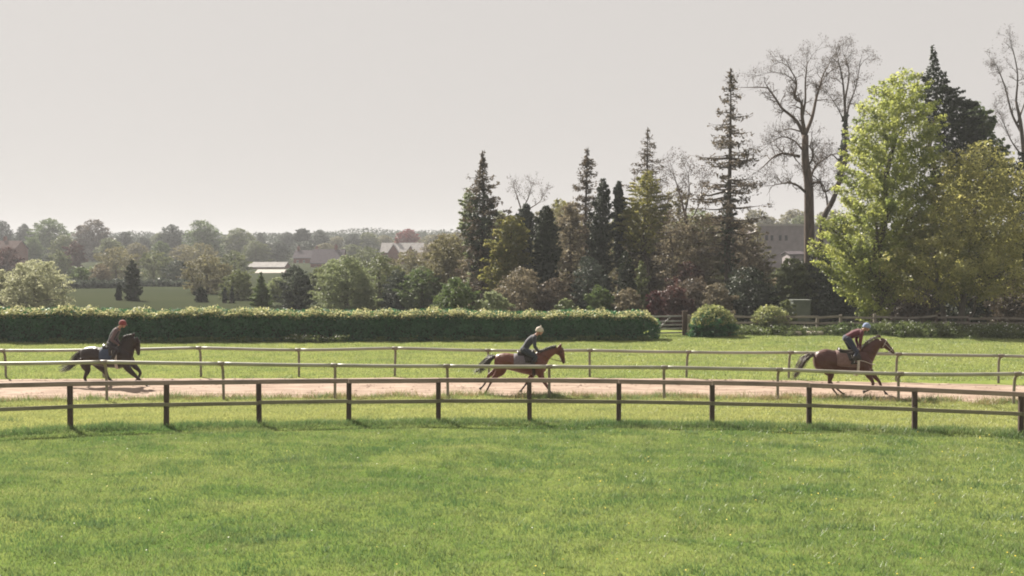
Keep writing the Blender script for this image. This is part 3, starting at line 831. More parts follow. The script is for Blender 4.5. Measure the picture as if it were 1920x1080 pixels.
tree('young_tree', 'yellow-green round-topped tree at the front of the copse',
     [(404, 948, 978), (420, 930, 990), (445, 920, 996), (475, 913, 992), (510, 905, 985), (540, 906, 980)], 90, 'yellowgreen', 6500, .23, base=955, clump=.2, shell=.5)
tree('young_tree', 'pale yellow-green treetop showing between two dark cypresses',
     [(374, 1036, 1062), (390, 1028, 1080), (420, 1025, 1090), (480, 1030, 1090)], 112, 'yellowgreen', 2800, .28, base=1055, clump=.25)
conifer('larch_tree', 'dull brown conifer between the broad cypress and the tallest cypress', 1068, 95,
        [(376, 3), (390, 16), (410, 26), (440, 32), (480, 38), (520, 40), (560, 40)], 'brown', .42, 6, .34, 1.2, .2, 12)
bare_tree('bare_tree', 'thin grey-brown leafless tree beside the tall sparse conifer', 104,
          [[(1292, 600, .2, 0), (1290, 460, .17, 0), (1284, 400, .13, 0)],
           [(1284, 400, .1, 0), (1275, 365, .07, .6), (1264, 330, .04, 1)], [(1284, 400, .1, 0), (1292, 360, .06, -.6), (1290, 325, .03, -1)],
           [(1287, 430, .08, 0), (1310, 385, .05, .6), (1318, 345, .03, 1)], [(1288, 440, .07, 0), (1262, 410, .05, -.8), (1250, 385, .03, -1)]], 52, 3, .72, 'bark_warm', 2200, .13)
bare_tree('bare_tree', 'low leafless treetop poking over the middle of the copse', 115,
          [[(962, 590, .2, 0), (975, 430, .14, 0), (978, 395, .1, 0)],
           [(978, 395, .08, 0), (970, 370, .05, .6), (965, 355, .03, 1)], [(978, 395, .08, 0), (990, 372, .05, -.6), (996, 352, .03, -1)],
           [(978, 400, .07, 0), (1010, 380, .04, .6), (1018, 368, .02, 1)]], 53, 3, .5, 'bark_warm', 700, .11)

# fuller trees of the copse behind and between
copse = [
 ('brown_tree', 'brown budding tree below the bare dark spire', [(395, 1220, 1275), (420, 1200, 1310), (460, 1190, 1330), (520, 1190, 1340), (590, 1190, 1345)], 100, 'brown', 7000),
 ('brown_tree', 'brown-green budding tree between the leafless tree and the ivy-clad trunk', [(405, 1290, 1330), (430, 1270, 1350), (480, 1265, 1360), (540, 1265, 1365), (595, 1265, 1370)], 102, 'browngreen', 7000),
 ('brown_tree', 'dull brown tree against the grey building wall', [(412, 1388, 1412), (440, 1378, 1424), (470, 1375, 1430), (520, 1372, 1455), (595, 1370, 1465)], 96, 'brown', 5000),
 ('broad_tree', 'olive bushy tree at the foot of the stout leafless trunk', [(485, 1468, 1505), (510, 1458, 1524), (545, 1455, 1532), (600, 1455, 1530)], 84, 'midgreen', 5200),
 ('brown_tree', 'brown-green tree at the valley end of the copse', [(440, 820, 866), (455, 800, 880), (485, 790, 890), (530, 790, 900), (600, 790, 900)], 104, 'browngreen', 7000),
 ('brown_tree', 'rusty brown tree under the end conifer', [(452, 880, 925), (475, 866, 940), (520, 860, 950), (600, 860, 950)], 99, 'brown', 5200),
 ('brown_tree', 'brown-green tree under the dark ragged spire', [(415, 1085, 1110), (450, 1060, 1130), (500, 1040, 1140), (600, 1040, 1140)], 103, 'browngreen', 5600),
 ('brown_tree', 'mottled brown-green tree at the foot of the yellow-green spire', [(440, 1150, 1200), (470, 1140, 1230), (520, 1140, 1240), (600, 1140, 1240)], 98, 'browngreen', 5600),
 ('brown_tree', 'thin brown budding tree between the yellow-green spire and the thin leafless tree', [(352, 1254, 1270), (372, 1242, 1296), (410, 1236, 1312), (470, 1235, 1318), (590, 1240, 1316)], 106, 'browngreen', 4200),
 ('brown_tree', 'thin brown budding tree between the broad cypress and the dark ragged spire', [(376, 1072, 1088), (392, 1052, 1096), (430, 1046, 1100), (500, 1050, 1100)], 106, 'brown', 2400),
 ('brown_tree', 'thin brown-green tree between the end conifer and the yellow-green round tree', [(398, 930, 948), (415, 915, 958), (450, 912, 962), (520, 910, 960)], 106, 'browngreen', 2400),
 ('brown_tree', 'thin brown tree just behind the tall sparse conifer', [(398, 1322, 1345), (415, 1310, 1400), (450, 1308, 1420), (520, 1310, 1420)], 108, 'brown', 3200),
 ('brown_tree', 'brown-green tree filling the gap between the two dark cypresses and the pale treetop', [(382, 1040, 1060), (398, 1000, 1095), (440, 992, 1100), (520, 992, 1100)], 109, 'browngreen', 4200),
 ('broad_tree', 'full grey-green tree behind the end conifer and the yellow-green round tree', [(394, 925, 945), (412, 895, 975), (450, 880, 990), (520, 880, 990)], 107, 'palegreen', 4200),
 ('broad_tree', 'full olive tree behind the tallest cypress and the yellow-green spire', [(388, 1160, 1195), (405, 1130, 1235), (450, 1120, 1260), (520, 1120, 1260)], 110, 'browngreen', 4600),
 ('broad_tree', 'full grey-green tree behind the thin leafless tree', [(392, 1290, 1325), (410, 1262, 1350), (450, 1250, 1365), (520, 1250, 1365)], 112, 'palegreen', 4400),
 ('brown_tree', 'sparse brown sapling in front of the grey building wall', [(418, 1416, 1426), (436, 1406, 1434), (465, 1400, 1450), (520, 1405, 1460)], 104, 'browngreen', 900),
 ('pale_tree', 'thin pale green tree beside the short cypress tip', [(372, 1155, 1172), (400, 1146, 1186), (440, 1148, 1190), (480, 1150, 1190)], 99, 'palegreen', 2600),
]
for nm, lb, rows, D, mt, n in copse:
    tree(nm, lb, rows, D, mt, n, .25, base=(rows[-1][1] + rows[-1][2]) / 2, clump=.2, shell=.55, cat='tree')

under = [  # (u, top, w, D, material, label, n)
 (855, 520, 90, 80, 'green', 'mid-green bush above the hedge at the valley end of the copse', 3000),
 (925, 545, 70, 79, 'palegreen', 'pale green bush showing over the hedge below the end conifer', 2600),
 (975, 500, 100, 84, 'brown', 'brown bush below the yellow-green round tree', 3600),
 (1040, 520, 80, 83, 'needle_brown', 'very dark brown bush below the broad cypress', 3200),
 (1060, 560, 44, 78, 'palegreen', 'small pale bush poking over the hedge near the tallest cypress', 1600),
 (1122, 535, 60, 80, 'green', 'fresh green bush over the hedge below the tallest cypress', 2600),
 (1103, 480, 80, 87, 'darkblue', 'dark bush wrapped round the tallest cypress', 3000),
 (1172, 470, 40, 84, 'dark', 'narrow dark evergreen bush under the short cypress tip', 2600),
 (1180, 540, 60, 79, 'brown', 'brown bush by the end of the hedge', 2400),
 (1203, 490, 34, 85, 'midgreen', 'upright mid-green bush behind the hedge end', 1800),
 (1228, 545, 40, 78, 'maroon', 'dark red bush just behind the hedge end', 2200),
 (1262, 535, 80, 80, 'purple', 'dark purple bush behind the grey gate', 3600),
 (1300, 520, 110, 82, 'needle_brown', 'dark brown bush behind the rounded bush', 4000),
 (1290, 490, 80, 88, 'purple', 'purplish brown thicket deeper behind the gate', 3000),
 (1400, 500, 120, 84, 'dark', 'dark evergreen bush at the foot of the tall sparse conifer', 5000),
 (1345, 530, 70, 80, 'brown', 'grey-brown bush at the foot of the ivy-clad trunk', 2800),
 (1476, 562, 36, 75.5, 'midgreen', 'small leafy bush half covering the grey-green tank', 1300),
 (1430, 540, 70, 82, 'dark', 'low dark bush behind the loose pale bush', 2600),
 (1560, 470, 110, 84, 'dark', 'added dark shrub blocking light behind the yellow-green tree', 6000),  # from here: dark shrubs added to block light under the big crowns
 (1600, 530, 140, 88, 'darkblue', 'wide added dark shrub blocking light behind the rail fence', 5000),
 (1690, 520, 130, 84, 'needle_brown', 'added brown shrub blocking light left of the forked trunks', 5000),
 (1760, 500, 150, 88, 'dark', 'added dark shrub blocking light behind the forked grey trunks', 6000),
 (1850, 480, 150, 84, 'dark', 'large added dark shrub blocking light right of the forked trunks', 6000),
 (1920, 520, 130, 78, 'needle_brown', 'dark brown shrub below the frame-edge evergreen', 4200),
 (1660, 440, 150, 92, 'ivy', 'added deep green shrub mass blocking light inside the copse behind the yellow-green tree', 6000),
]
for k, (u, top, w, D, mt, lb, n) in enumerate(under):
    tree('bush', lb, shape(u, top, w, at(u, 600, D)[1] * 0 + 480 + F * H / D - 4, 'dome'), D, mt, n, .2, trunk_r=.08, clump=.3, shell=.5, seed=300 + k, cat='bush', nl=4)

# ================================================================== the valley: middle distance
valley = [ # (name, u, top, w, bottom, D, shape, material, n, label)
 ('willow_tree', 66, 486, 128, 582, 108, 'dome', 'pale', 7000, 'large pale silvery-green rounded tree above the hedge at the meadow edge'),
 ('willow_tree', 3, 505, 52, 582, 110, 'dome', 'pale', 3200, 'small pale silvery-green tree beside the large pale rounded tree'),
 ('cypress_tree', 248, 487, 33, 572, 126, 'column', 'dark', 3200, 'dark columnar cypress standing alone in the far meadow'),
 ('cypress_tree', 223, 528, 13, 572, 127, 'column', 'dark', 1100, 'short thin dark cypress beside the columnar cypress'),
 ('stump_tree', 377, 538, 26, 574, 122, 'column', 'dark', 1300, 'squat dark ivied stump at the meadow end'),
 ('stump_tree', 421, 538, 9, 576, 120, 'column', 'darkblue', 700, 'thin ivied pole, the one further from the pointed bush'),
 ('stump_tree', 435, 536, 9, 576, 120, 'column', 'darkblue', 700, 'thin ivied pole next to the pointed bush'),
 ('broad_tree', 388, 476, 92, 560, 150, 'round', 'browngreen', 3800, 'brown-green loose round tree at the meadow end'),
 ('broad_tree', 445, 505, 70, 580, 128, 'round', 'midgreen', 3000, 'mid-green bushy tree behind the two thin ivied poles'),
 ('spruce_tree', 490, 510, 48, 582, 112, 'cone', 'green', 2800, 'small pointed green conifer bush just above the hedge'),
 ('broad_tree', 555, 498, 70, 584, 108, 'dome', 'darkblue', 4200, 'dark green rounded bush just above the hedge, with a pale fleck'),
 ('willow_tree', 650, 478, 118, 588, 105, 'dome', 'palegreen', 8000, 'broad light green rounded tree above the middle of the hedge'),
 ('broad_tree', 712, 478, 100, 588, 112, 'round', 'midgreen', 4600, 'mid-green tree crowding the broad light green tree'),
 ('broad_tree', 745, 505, 60, 590, 104, 'dome', 'darkblue', 3000, 'dark bush with a forked stem above the hedge'),
 ('broad_tree', 792, 500, 92, 590, 102, 'round', 'green', 4600, 'mid-green rounded tree between the forked dark bush and the copse'),
 ('broad_tree', 770, 468, 110, 580, 135, 'round', 'browngreen', 4200, 'brown-green tree below the pale-roofed house'),
 ('broad_tree', 835, 438, 110, 570, 150, 'round', 'brown', 4200, 'brown tree rising beside the end of the copse'),
 ('broad_tree', 600, 500, 70, 580, 130, 'round', 'midgreen', 2600, 'mid-green tree squeezed between the dark bush and the light green tree'),
 ('broad_tree', 520, 520, 60, 580, 125, 'round', 'palegreen', 2400, 'pale green bush between the pointed conifer and the dark bush'),
 ('broad_tree', 332, 487, 62, 538, 200, 'round', 'darkblue', 2400, 'dark blue-green rounded tree at the back of the meadow'),
 ('broad_tree', 218, 462, 92, 540, 215, 'round', 'browngreen', 3000, 'brown-green tree behind the columnar cypress'),
 ('broad_tree', 290, 470, 70, 530, 230, 'round', 'midgreen', 2400, 'grey-green tree above the dark rounded tree'),
 ('broad_tree', 190, 495, 50, 545, 190, 'round', 'brown', 1800, 'brown bushy tree on the upper meadow hedge line'),
 ('broad_tree', 152, 500, 40, 545, 190, 'dome', 'green', 1600, 'small green tree on the upper meadow hedge line'),
 ('broad_tree', 112, 470, 46, 515, 260, 'round', 'midgreen', 1800, 'grey-green tree at the top corner of the upper meadow'),
 ('red_tree', 140, 452, 44, 505, 280, 'round', 'purple', 2000, 'dull reddish tree above the upper meadow'),
 ('red_tree', 14, 462, 58, 520, 230, 'dome', 'purple', 2600, 'reddish brown tree behind the small pale tree'),
 ('broad_tree', 440, 470, 62, 540, 225, 'round', 'midgreen', 2400, 'mid-green tree beside the brick barn'),
 ('broad_tree', 375, 455, 90, 520, 260, 'round', 'browngreen', 2600, 'wide brown-green tree below the tallest skyline crown'),
 ('broad_tree', 690, 462, 70, 520, 240, 'round', 'midgreen', 2200, 'grey-green tree between the slate-roofed houses and the pale-roofed house'),
 ('broad_tree', 625, 485, 50, 540, 180, 'round', 'palegreen', 2000, 'pale tree in front of the slate-roofed houses'),
]
for k, (nm, u, top, w, bot, D, sh, mt, n, lb) in enumerate(valley):
    sz = .22 * max(1, D / 110) ** .8
    tree(nm, lb, shape(u, top, w, bot, sh), D, mt, n, sz, trunk_r=.2, clump=.2, shell=.5, seed=500 + k, nl=4)

# low field hedges across the valley floor
def low_hedge(u0, u1, v, D0, D1, h, label, mt, n, seed):
    g = np.random.default_rng(seed)
    a, b = at(u0, v, D0), at(u1, v, D1)
    c = (a + b) / 2; c[2] = float(terrain(c[0], c[1]))
    root = tag(empty('hedge', c), label, 'hedge')
    s = g.random(n)
    hh = h * (.75 + .25 * np.sin(s * 40 + seed) * np.sin(s * 17))
    X = a[0] + (b[0] - a[0]) * s; Yy = a[1] + (b[1] - a[1]) * s
    zt = terrain(X, Yy)
    P = np.stack([X - c[0], Yy - c[1] + g.normal(0, .6, n), zt - c[2] + hh * g.random(n)], 1)
    V, Fc, t = cards(P, g.normal(size=(n, 3)) + np.array([0, -.3, .5]), .5 * g.uniform(.6, 1.3, n), g.normal(.45, .25, n), .7, g)
    link('foliage', fastmesh('foliage', V, Fc, {'tint': t}), root, M[mt])
low_hedge(60, 240, 545, 172, 176, 1.5, 'dark ragged field hedge below the upper meadow', 'darkblue', 2200, 61)
low_hedge(250, 420, 540, 186, 182, 1.3, 'dark field hedge at the back of the meadow', 'darkblue', 2000, 62)
low_hedge(100, 240, 506, 262, 268, 2.0, 'hedge line along the top of the upper meadow', 'green', 1800, 63)

# skyline trees: six crown shapes, each copy with its own outline
protos = []
def proto(seed, sh, n):
    rows = [(12 * (1 - t) + .6, 0, 5 * s * (1 if sh != 'cedar' else 1)) for t, s in (SH['round'] if sh == 'round' else SH['dome'] if sh == 'dome' else
            [(0, .25), (.05, .7), (.16, .6), (.2, .95), (.34, .8), (.38, 1), (.55, .5), (.8, .3), (.97, .2)])]
    me, C, rc = crown_mesh('crown', rows, n * 2, .5, .3, .8, .45, seed, ragged=.45, core=.45)
    tk = trunk_geo((0, 0, -.3), (0, 0, 9), .35, .08, C[:6], seed).mesh('trunk', True)
    return me, tk
for s_, sh in enumerate(['round', 'dome', 'round', 'dome', 'round', 'cedar']): protos.append(proto(900 + s_, sh, 4200))
for me, tk in protos:
    me.materials.append(M['green']); tk.materials.append(M['bark'])
skyline = [ # u, top, w, D, proto, material, label
 (2, 413, 56, 420, 0, 'darkblue', 'dark rounded skyline tree at the frame edge over the pinkish roof'),
 (46, 420, 40, 430, 2, 'darkblue', 'small dark skyline tree beside the wide double-crowned one'),
 (92, 410, 92, 400, 1, 'green', 'wide double-crowned skyline tree above the upper meadow'),
 (174, 412, 82, 390, 3, 'needle_brown', 'dark brownish domed skyline tree, flat-topped'),
 (234, 435, 44, 410, 2, 'darkblue', 'low dark skyline tree next to the gap of open sky'),
 (268, 443, 40, 430, 4, 'darkblue', 'lowest dark skyline tree under the open sky gap'),
 (298, 436, 40, 440, 0, 'midgreen', 'thin small skyline tree before the dark blue-green crown'),
 (322, 421, 60, 400, 4, 'darkblue', 'dark blue-green round skyline tree'),
 (380, 413, 84, 380, 3, 'green', 'tallest green skyline crown, with a slanting top'),
 (446, 428, 74, 390, 1, 'midgreen', 'broad grey-green skyline tree beside the tallest green crown'),
 (488, 436, 24, 470, 0, 'darkblue', 'tiny round dark skyline tree next to the hazy ridge'),
 (538, 435, 44, 450, 2, 'darkblue', 'dark skyline tree just before the layered cedar'),
 (566, 429, 40, 440, 5, 'dark', 'layered dark cedar on the skyline'),
 (600, 430, 40, 440, 0, 'darkblue', 'pointed dark skyline tree just past the layered cedar'),
 (632, 443, 44, 460, 4, 'browngreen', 'low brownish skyline tree over the slate roofs'),
 (662, 438, 44, 450, 2, 'darkblue', 'dark skyline tree, first of the pair before the red tree'),
 (690, 435, 48, 450, 0, 'midgreen', 'skyline tree, second of the pair before the red tree'),
 (720, 441, 50, 460, 4, 'browngreen', 'low brownish skyline tree touching the red tree'),
 (764, 429, 54, 420, 3, 'red', 'crimson-leaved tree on the skyline above the pale-roofed house'),
 (812, 440, 70, 400, 1, 'browngreen', 'wide low brownish skyline tree next to the red tree'),
 (855, 436, 70, 390, 3, 'browngreen', 'brownish skyline tree running in behind the copse'),
 (120, 440, 60, 340, 0, 'midgreen', 'mid-slope grey-green tree under the double-crowned one'),
 (60, 445, 50, 350, 2, 'green', 'mid-slope green tree above the reddish brown tree'),
 (205, 446, 60, 330, 4, 'midgreen', 'mid-slope tree under the flat-topped domed one'),
 (255, 455, 60, 320, 1, 'browngreen', 'mid-slope brownish tree behind the columnar cypress'),
 (300, 452, 48, 330, 2, 'green', 'mid-slope bright green tree under the dark blue-green crown'),
 (345, 458, 60, 320, 0, 'browngreen', 'mid-slope brown-green tree below the tallest green crown'),
 (480, 452, 60, 350, 3, 'midgreen', 'mid-slope tree directly above the brick barn'),
 (520, 452, 60, 360, 1, 'darkblue', 'mid-slope blue-green tree between barn and cedar'),
 (570, 452, 60, 370, 0, 'darkblue', 'mid-slope blue-green tree under the cedar'),
 (610, 456, 56, 370, 2, 'browngreen', 'mid-slope brown tree right above the slate roofs'),
 (660, 458, 60, 350, 4, 'midgreen', 'mid-slope tree left of the pale-roofed house'),
 (820, 452, 80, 320, 3, 'brown', 'mid-slope brown tree right of the pale-roofed house'),
 (1330, 402, 110, 330, 1, 'browngreen', 'wooded ridge tree behind the ivy-clad conifer'),
 (1420, 394, 100, 335, 3, 'browngreen', 'wooded ridge tree over the grey building roof'),
 (1490, 392, 100, 330, 0, 'browngreen', 'wooded ridge tree just behind the stout leafless trunk'),
 (1560, 394, 110, 335, 1, 'browngreen', 'wooded ridge tree behind the leaning leafless trunk'),
 (1255, 412, 110, 340, 0, 'browngreen', 'wooded ridge tree behind the yellow-green spire'),
 (1375, 408, 90, 300, 2, 'brown', 'brown ridge tree beside the grey building'),
 (1500, 405, 90, 290, 4, 'midgreen', 'grey-green ridge tree low behind the grey building'),
]
for k, (u, top, w, D, pi, mt, lb) in enumerate(skyline):
    p = at(u, top, D); z0 = float(terrain(p[0], D))
    if u > 1200: z0 = max(z0, 2.0)
    root = tag(empty('skyline_tree', (p[0], D, z0)), lb, 'tree', 'trees on the far skyline' if u < 1000 else 'trees on the wooded ridge')
    wm = w * D / F; hm = p[2] - z0
    s = (wm / 10.6, wm / 10.6, hm / 12.5)
    root.scale = s; root.rotation_euler.z = k * 1.7
    for me, nm in zip(protos[pi], ('crown', 'trunk')):
        c = bpy.data.objects.new(nm, me); COL.objects.link(c); c.parent = root
        if nm == 'crown':
            c.material_slots[0].link = 'OBJECT'; c.material_slots[0].material = M[mt]

# woodland far behind that closes the valley
def woodland():
    g = np.random.default_rng(77)
    n = 150000
    x = g.uniform(-420, 420, n); y = g.uniform(480, 640, n)
    keep = np.abs(x) < .52 * y
    x, y = x[keep], y[keep]; n = len(x)
    top = 4.2 + 1.6 * np.sin(x / 17) * np.sin(y / 23) + 1.4 * np.sin(x / 7 + y / 9)
    P = np.stack([x, y, terrain(x, y) + top * g.random(n) ** .6], 1)
    V, Fc, t = cards(P, g.normal(size=(n, 3)) + np.array([0, -.4, .6]), 1.0 * g.uniform(.5, 1.3, n), g.normal(.4, .25, n) , .8, g)
    o = link('woodland', fastmesh('woodland', V, Fc, {'tint': t}), None, M['darkblue'])
    tag(o, 'far hazy woodland closing the valley', None, None, 'stuff')
woodland()

# ================================================================== buildings
def wall_with_holes(G, x0, x1, z0, z1, y, th, holes, mi=0):
    """A wall in the XZ plane, thickness th behind y, with rectangular openings (xa, xb, za, zb)."""
    xsn = sorted({x0, x1, *[h[0] for h in holes], *[h[1] for h in holes]})
    zsn = sorted({z0, z1, *[h[2] for h in holes], *[h[3] for h in holes]})
    for i in range(len(xsn) - 1):
        for j in range(len(zsn) - 1):
            xm, zm = (xsn[i] + xsn[i + 1]) / 2, (zsn[j] + zsn[j + 1]) / 2
            if any(h[0] < xm < h[1] and h[2] < zm < h[3] for h in holes): continue
            G.add([(xsn[i], y, zsn[j]), (xsn[i + 1], y, zsn[j]), (xsn[i + 1], y, zsn[j + 1]), (xsn[i], y, zsn[j + 1])], [(0, 1, 2, 3)], mi)
    for xa, xb, za, zb in holes:
        G.add([(xa, y, za), (xb, y, za), (xb, y, zb), (xa, y, zb), (xa, y + th, za), (xb, y + th, za), (xb, y + th, zb), (xa, y + th, zb)],
              [(0, 4, 5, 1), (1, 5, 6, 2), (2, 6, 7, 3), (3, 7, 4, 0)], mi)

def house(name, label, u0, u1, v_eave, v_ridge, D, depth, wallm, roofm, wins=(), chim=(), hip=0.0, gables=(), z0=None, cat='house', low=None):
    """wins: (u0, u1, v_top, v_bottom); chim: u; gables: (u0, u1, v_peak) facing the viewer."""
    a, b = at(u0, v_eave, D), at(u1, v_eave, D)
    c = (a + b) / 2
    zg = float(terrain(c[0], D)) if z0 is None else z0
    root = tag(empty(name, (c[0], D, zg)), label, cat)
    w2_, ze, zr = (b[0] - a[0]) / 2, a[2] - zg, at(u0, v_ridge, D + depth / 2)[2] - zg
    holes = []
    for (ua, ub, va, vb) in wins:
        p, q = at(ua, va, D), at(ub, vb, D)
        holes.append((p[0] - c[0], q[0] - c[0], q[2] - zg, p[2] - zg))
    G = Geo()
    wall_with_holes(G, -w2_, w2_, -.3, ze, 0, .14, holes)
    G.add([(-w2_, 0, -.3), (-w2_, depth, -.3), (-w2_, depth, ze), (-w2_, 0, ze), (w2_, 0, -.3), (w2_, depth, -.3), (w2_, depth, ze), (w2_, 0, ze)],
          [(1, 0, 3, 2), (4, 5, 6, 7), (5, 1, 2, 6)])
    if hip == 0 and zr > ze + .3:
        G.add([(-w2_, 0, ze), (-w2_, depth, ze), (-w2_, depth / 2, zr - .05), (w2_, 0, ze), (w2_, depth, ze), (w2_, depth / 2, zr - .05)], [(0, 2, 1), (3, 4, 5)])
    G.obj('wall', M[wallm], root)
    for (xa, xb, za, zb) in holes:
        fr = Geo(); t = .07
        fr.box((xa, .06, za), (xa + t, .12, zb)); fr.box((xb - t, .06, za), (xb, .12, zb))
        fr.box((xa + t, .06, zb - t), (xb - t, .12, zb)); fr.box((xa + t, .06, za), (xb - t, .12, za + t))
        fr.box(((xa + xb) / 2 - .025, .065, za + t), ((xa + xb) / 2 + .025, .115, zb - t))
        f = fr.obj('window', M['frame' if cat == 'house' else 'slate'], root)
        Geo().box((xa + .01, .125, za + .01), (xb - .01, .137, zb - .01)).obj('pane', M['pane'], f)
    ov, th = .25, .12
    rg = Geo()
    if zr > ze + .3:
        hx = hip * w2_
        for y0, s in ((-ov, 0), (depth + ov, 1)):
            p = [(-w2_ - ov, y0, ze - .08), (w2_ + ov, y0, ze - .08), (w2_ + ov - hx, depth / 2, zr), (-w2_ - ov + hx, depth / 2, zr)]
            q = [(x, y, z + th) for x, y, z in p]
            rg.add(p + q, [(0, 1, 2, 3), (4, 7, 6, 5), (0, 4, 5, 1), (1, 5, 6, 2), (3, 7, 4, 0)])
        if hip:
            for s in (-1, 1):
                rg.add([(s * (w2_ + ov), -ov, ze + .04), (s * (w2_ + ov), depth + ov, ze + .04), (s * (w2_ + ov - hx), depth / 2, zr + th)], [(0, 1, 2)])
    else:
        rg.box((-w2_ - .12, -.12, ze + .003), (w2_ + .12, depth + .12, ze + .35))
    rf = rg.obj('roof', M[roofm], root)
    for ua in chim:
        x = at(ua, v_ridge, D + depth / 2)[0] - c[0]
        cg = Geo(); cg.box((x - .4, depth / 2 - .35, zr - .5), (x + .4, depth / 2 + .35, zr + 1.0)); cg.box((x - .46, depth / 2 - .41, zr + 1.0), (x + .46, depth / 2 + .41, zr + 1.15))
        cg.box((x - .25, depth / 2 - .15, zr + 1.15), (x - .02, depth / 2 + .15, zr + 1.5)); cg.box((x + .05, depth / 2 - .15, zr + 1.15), (x + .28, depth / 2 + .15, zr + 1.45))
        cg.obj('chimney', M['brick_wall'], rf)
    for ua, ub, vp in gables:
        xa, xb, zp = at(ua, v_eave, D)[0] - c[0], at(ub, v_eave, D)[0] - c[0], at(ua, vp, D)[2] - zg
        xm = (xa + xb) / 2
        gg = Geo().add([(xa, -.4, ze - .6), (xb, -.4, ze - .6), (xb, -.4, ze), (xm, -.4, zp), (xa, -.4, ze), (xa, depth / 2, ze - .6), (xb, depth / 2, ze - .6), (xb, depth / 2, ze), (xm, depth / 2, zp), (xa, depth / 2, ze)],
                       [(0, 1, 2, 3, 4), (1, 6, 7, 2), (5, 0, 4, 9), (0, 5, 6, 1)])
        gg.obj('gable', M['brick_wall'], root)
        gr = Geo()
        for s, xe in ((-1, xa), (1, xb)):
            p = [(xe + s * .2, -.6, ze - .12), (xm, -.6, zp + .02), (xm, depth / 2, zp + .02), (xe + s * .2, depth / 2, ze - .12)]
            q = [(x, y, z + .12) for x, y, z in p]
            gr.add(p + q, [(0, 1, 2, 3), (4, 7, 6, 5), (0, 4, 5, 1), (1, 5, 6, 2), (2, 6, 7, 3), (3, 7, 4, 0)])
        gr.obj('gable_roof', M[roofm], root)
    return root

house('stone_building', 'large grey flat-topped building with small dark windows behind the copse', 1420, 1556, 424, 424, 178, 12, 'stone_wall', 'pale_wall',
      [(u, u + 5.2, 441, 451) for u in (1435, 1445, 1460.5, 1471.5)] + [(1530, 1535, 441, 451)], z0=0, cat='building')
house('shed', 'low pale-walled shed at the foot of the grey building', 1482, 1508, 477, 472.5, 165, 5, 'stone_wall', 'slate', [(1487, 1491, 480, 486)], z0=0, cat='shed')
house('barn', 'long low brick barn with a pale metal roof across the valley', 466, 532, 501, 492, 300, 9, 'brick_wall', 'pale_roof', [(478, 482, 505, 510), (492, 496, 505, 510), (508, 512, 505, 510)], cat='barn')
house('cottage', 'small lean-to cottage with a pale roof in front of the brick barn', 480, 530, 512, 506, 270, 6, 'brick_wall', 'pale_wall', [(490, 494, 515, 519)], cat='cottage')
house('slate_house', 'long house with a slate roof and pale wall beneath the skyline cedar', 550, 606, 484, 470, 345, 9, 'brick_wall', 'slate', [(556, 560, 488, 493), (568, 572, 488, 493), (582, 586, 488, 493), (596, 600, 488, 493)], (560, 594))
house('slate_house', 'tall slate-roofed brick house beside the light green rounded tree', 582, 640, 494, 468, 310, 12, 'brick_wall', 'slate', [(590, 595, 499, 506), (606, 611, 499, 506)], (630,))
house('gabled_house', 'pale-roofed brick house with two front gables below the crimson tree', 714, 792, 474, 456, 330, 9, 'brick_wall', 'pale_roof', [(722, 727, 478, 484), (755, 760, 478, 484), (776, 781, 478, 484)], (745,),
      gables=[(728, 748, 459), (762, 778, 462)])
house('tiled_house', 'house with a pinkish tiled roof at the frame edge among skyline trees', -30, 28, 466, 452, 330, 9, 'brick_wall', 'tile', [(4, 8, 470, 476), (16, 20, 470, 476)], (10,))
house('shed', 'grey-roofed shed at the back of the meadow', 262, 318, 536, 527, 205, 5, 'brick_wall', 'slate', [(280, 284, 538, 541)], cat='shed')

# grey tank on legs behind the rail fence
def tank():
    p = at(1500, 600, 77.5)
    root = tag(empty('water_tank', (p[0], p[1], 0)), 'square grey-green tank standing behind the rail fence by the ivied trunk', 'tank')
    G = Geo(); G.bar((0, 0, .5), (0, 0, 1.85), 1.15, 1.1, up=(0, 1, 0), ch=.05); G.obj('body', M['tank'], root)
    G = Geo(); G.bar((0, 0, 1.852), (0, 0, 1.92), 1.25, 1.2, up=(0, 1, 0), ch=.04); G.obj('lid', M['tank'], root)
    me = Geo().bar((0, 0, -.05), (0, 0, .5), .12, .12).mesh('leg')
    for sx in (-.45, .45):
        for sy in (-.42, .42):
            l = link('leg', me, root, M['post_wood']); l.location = (sx, sy, 0)
tank()

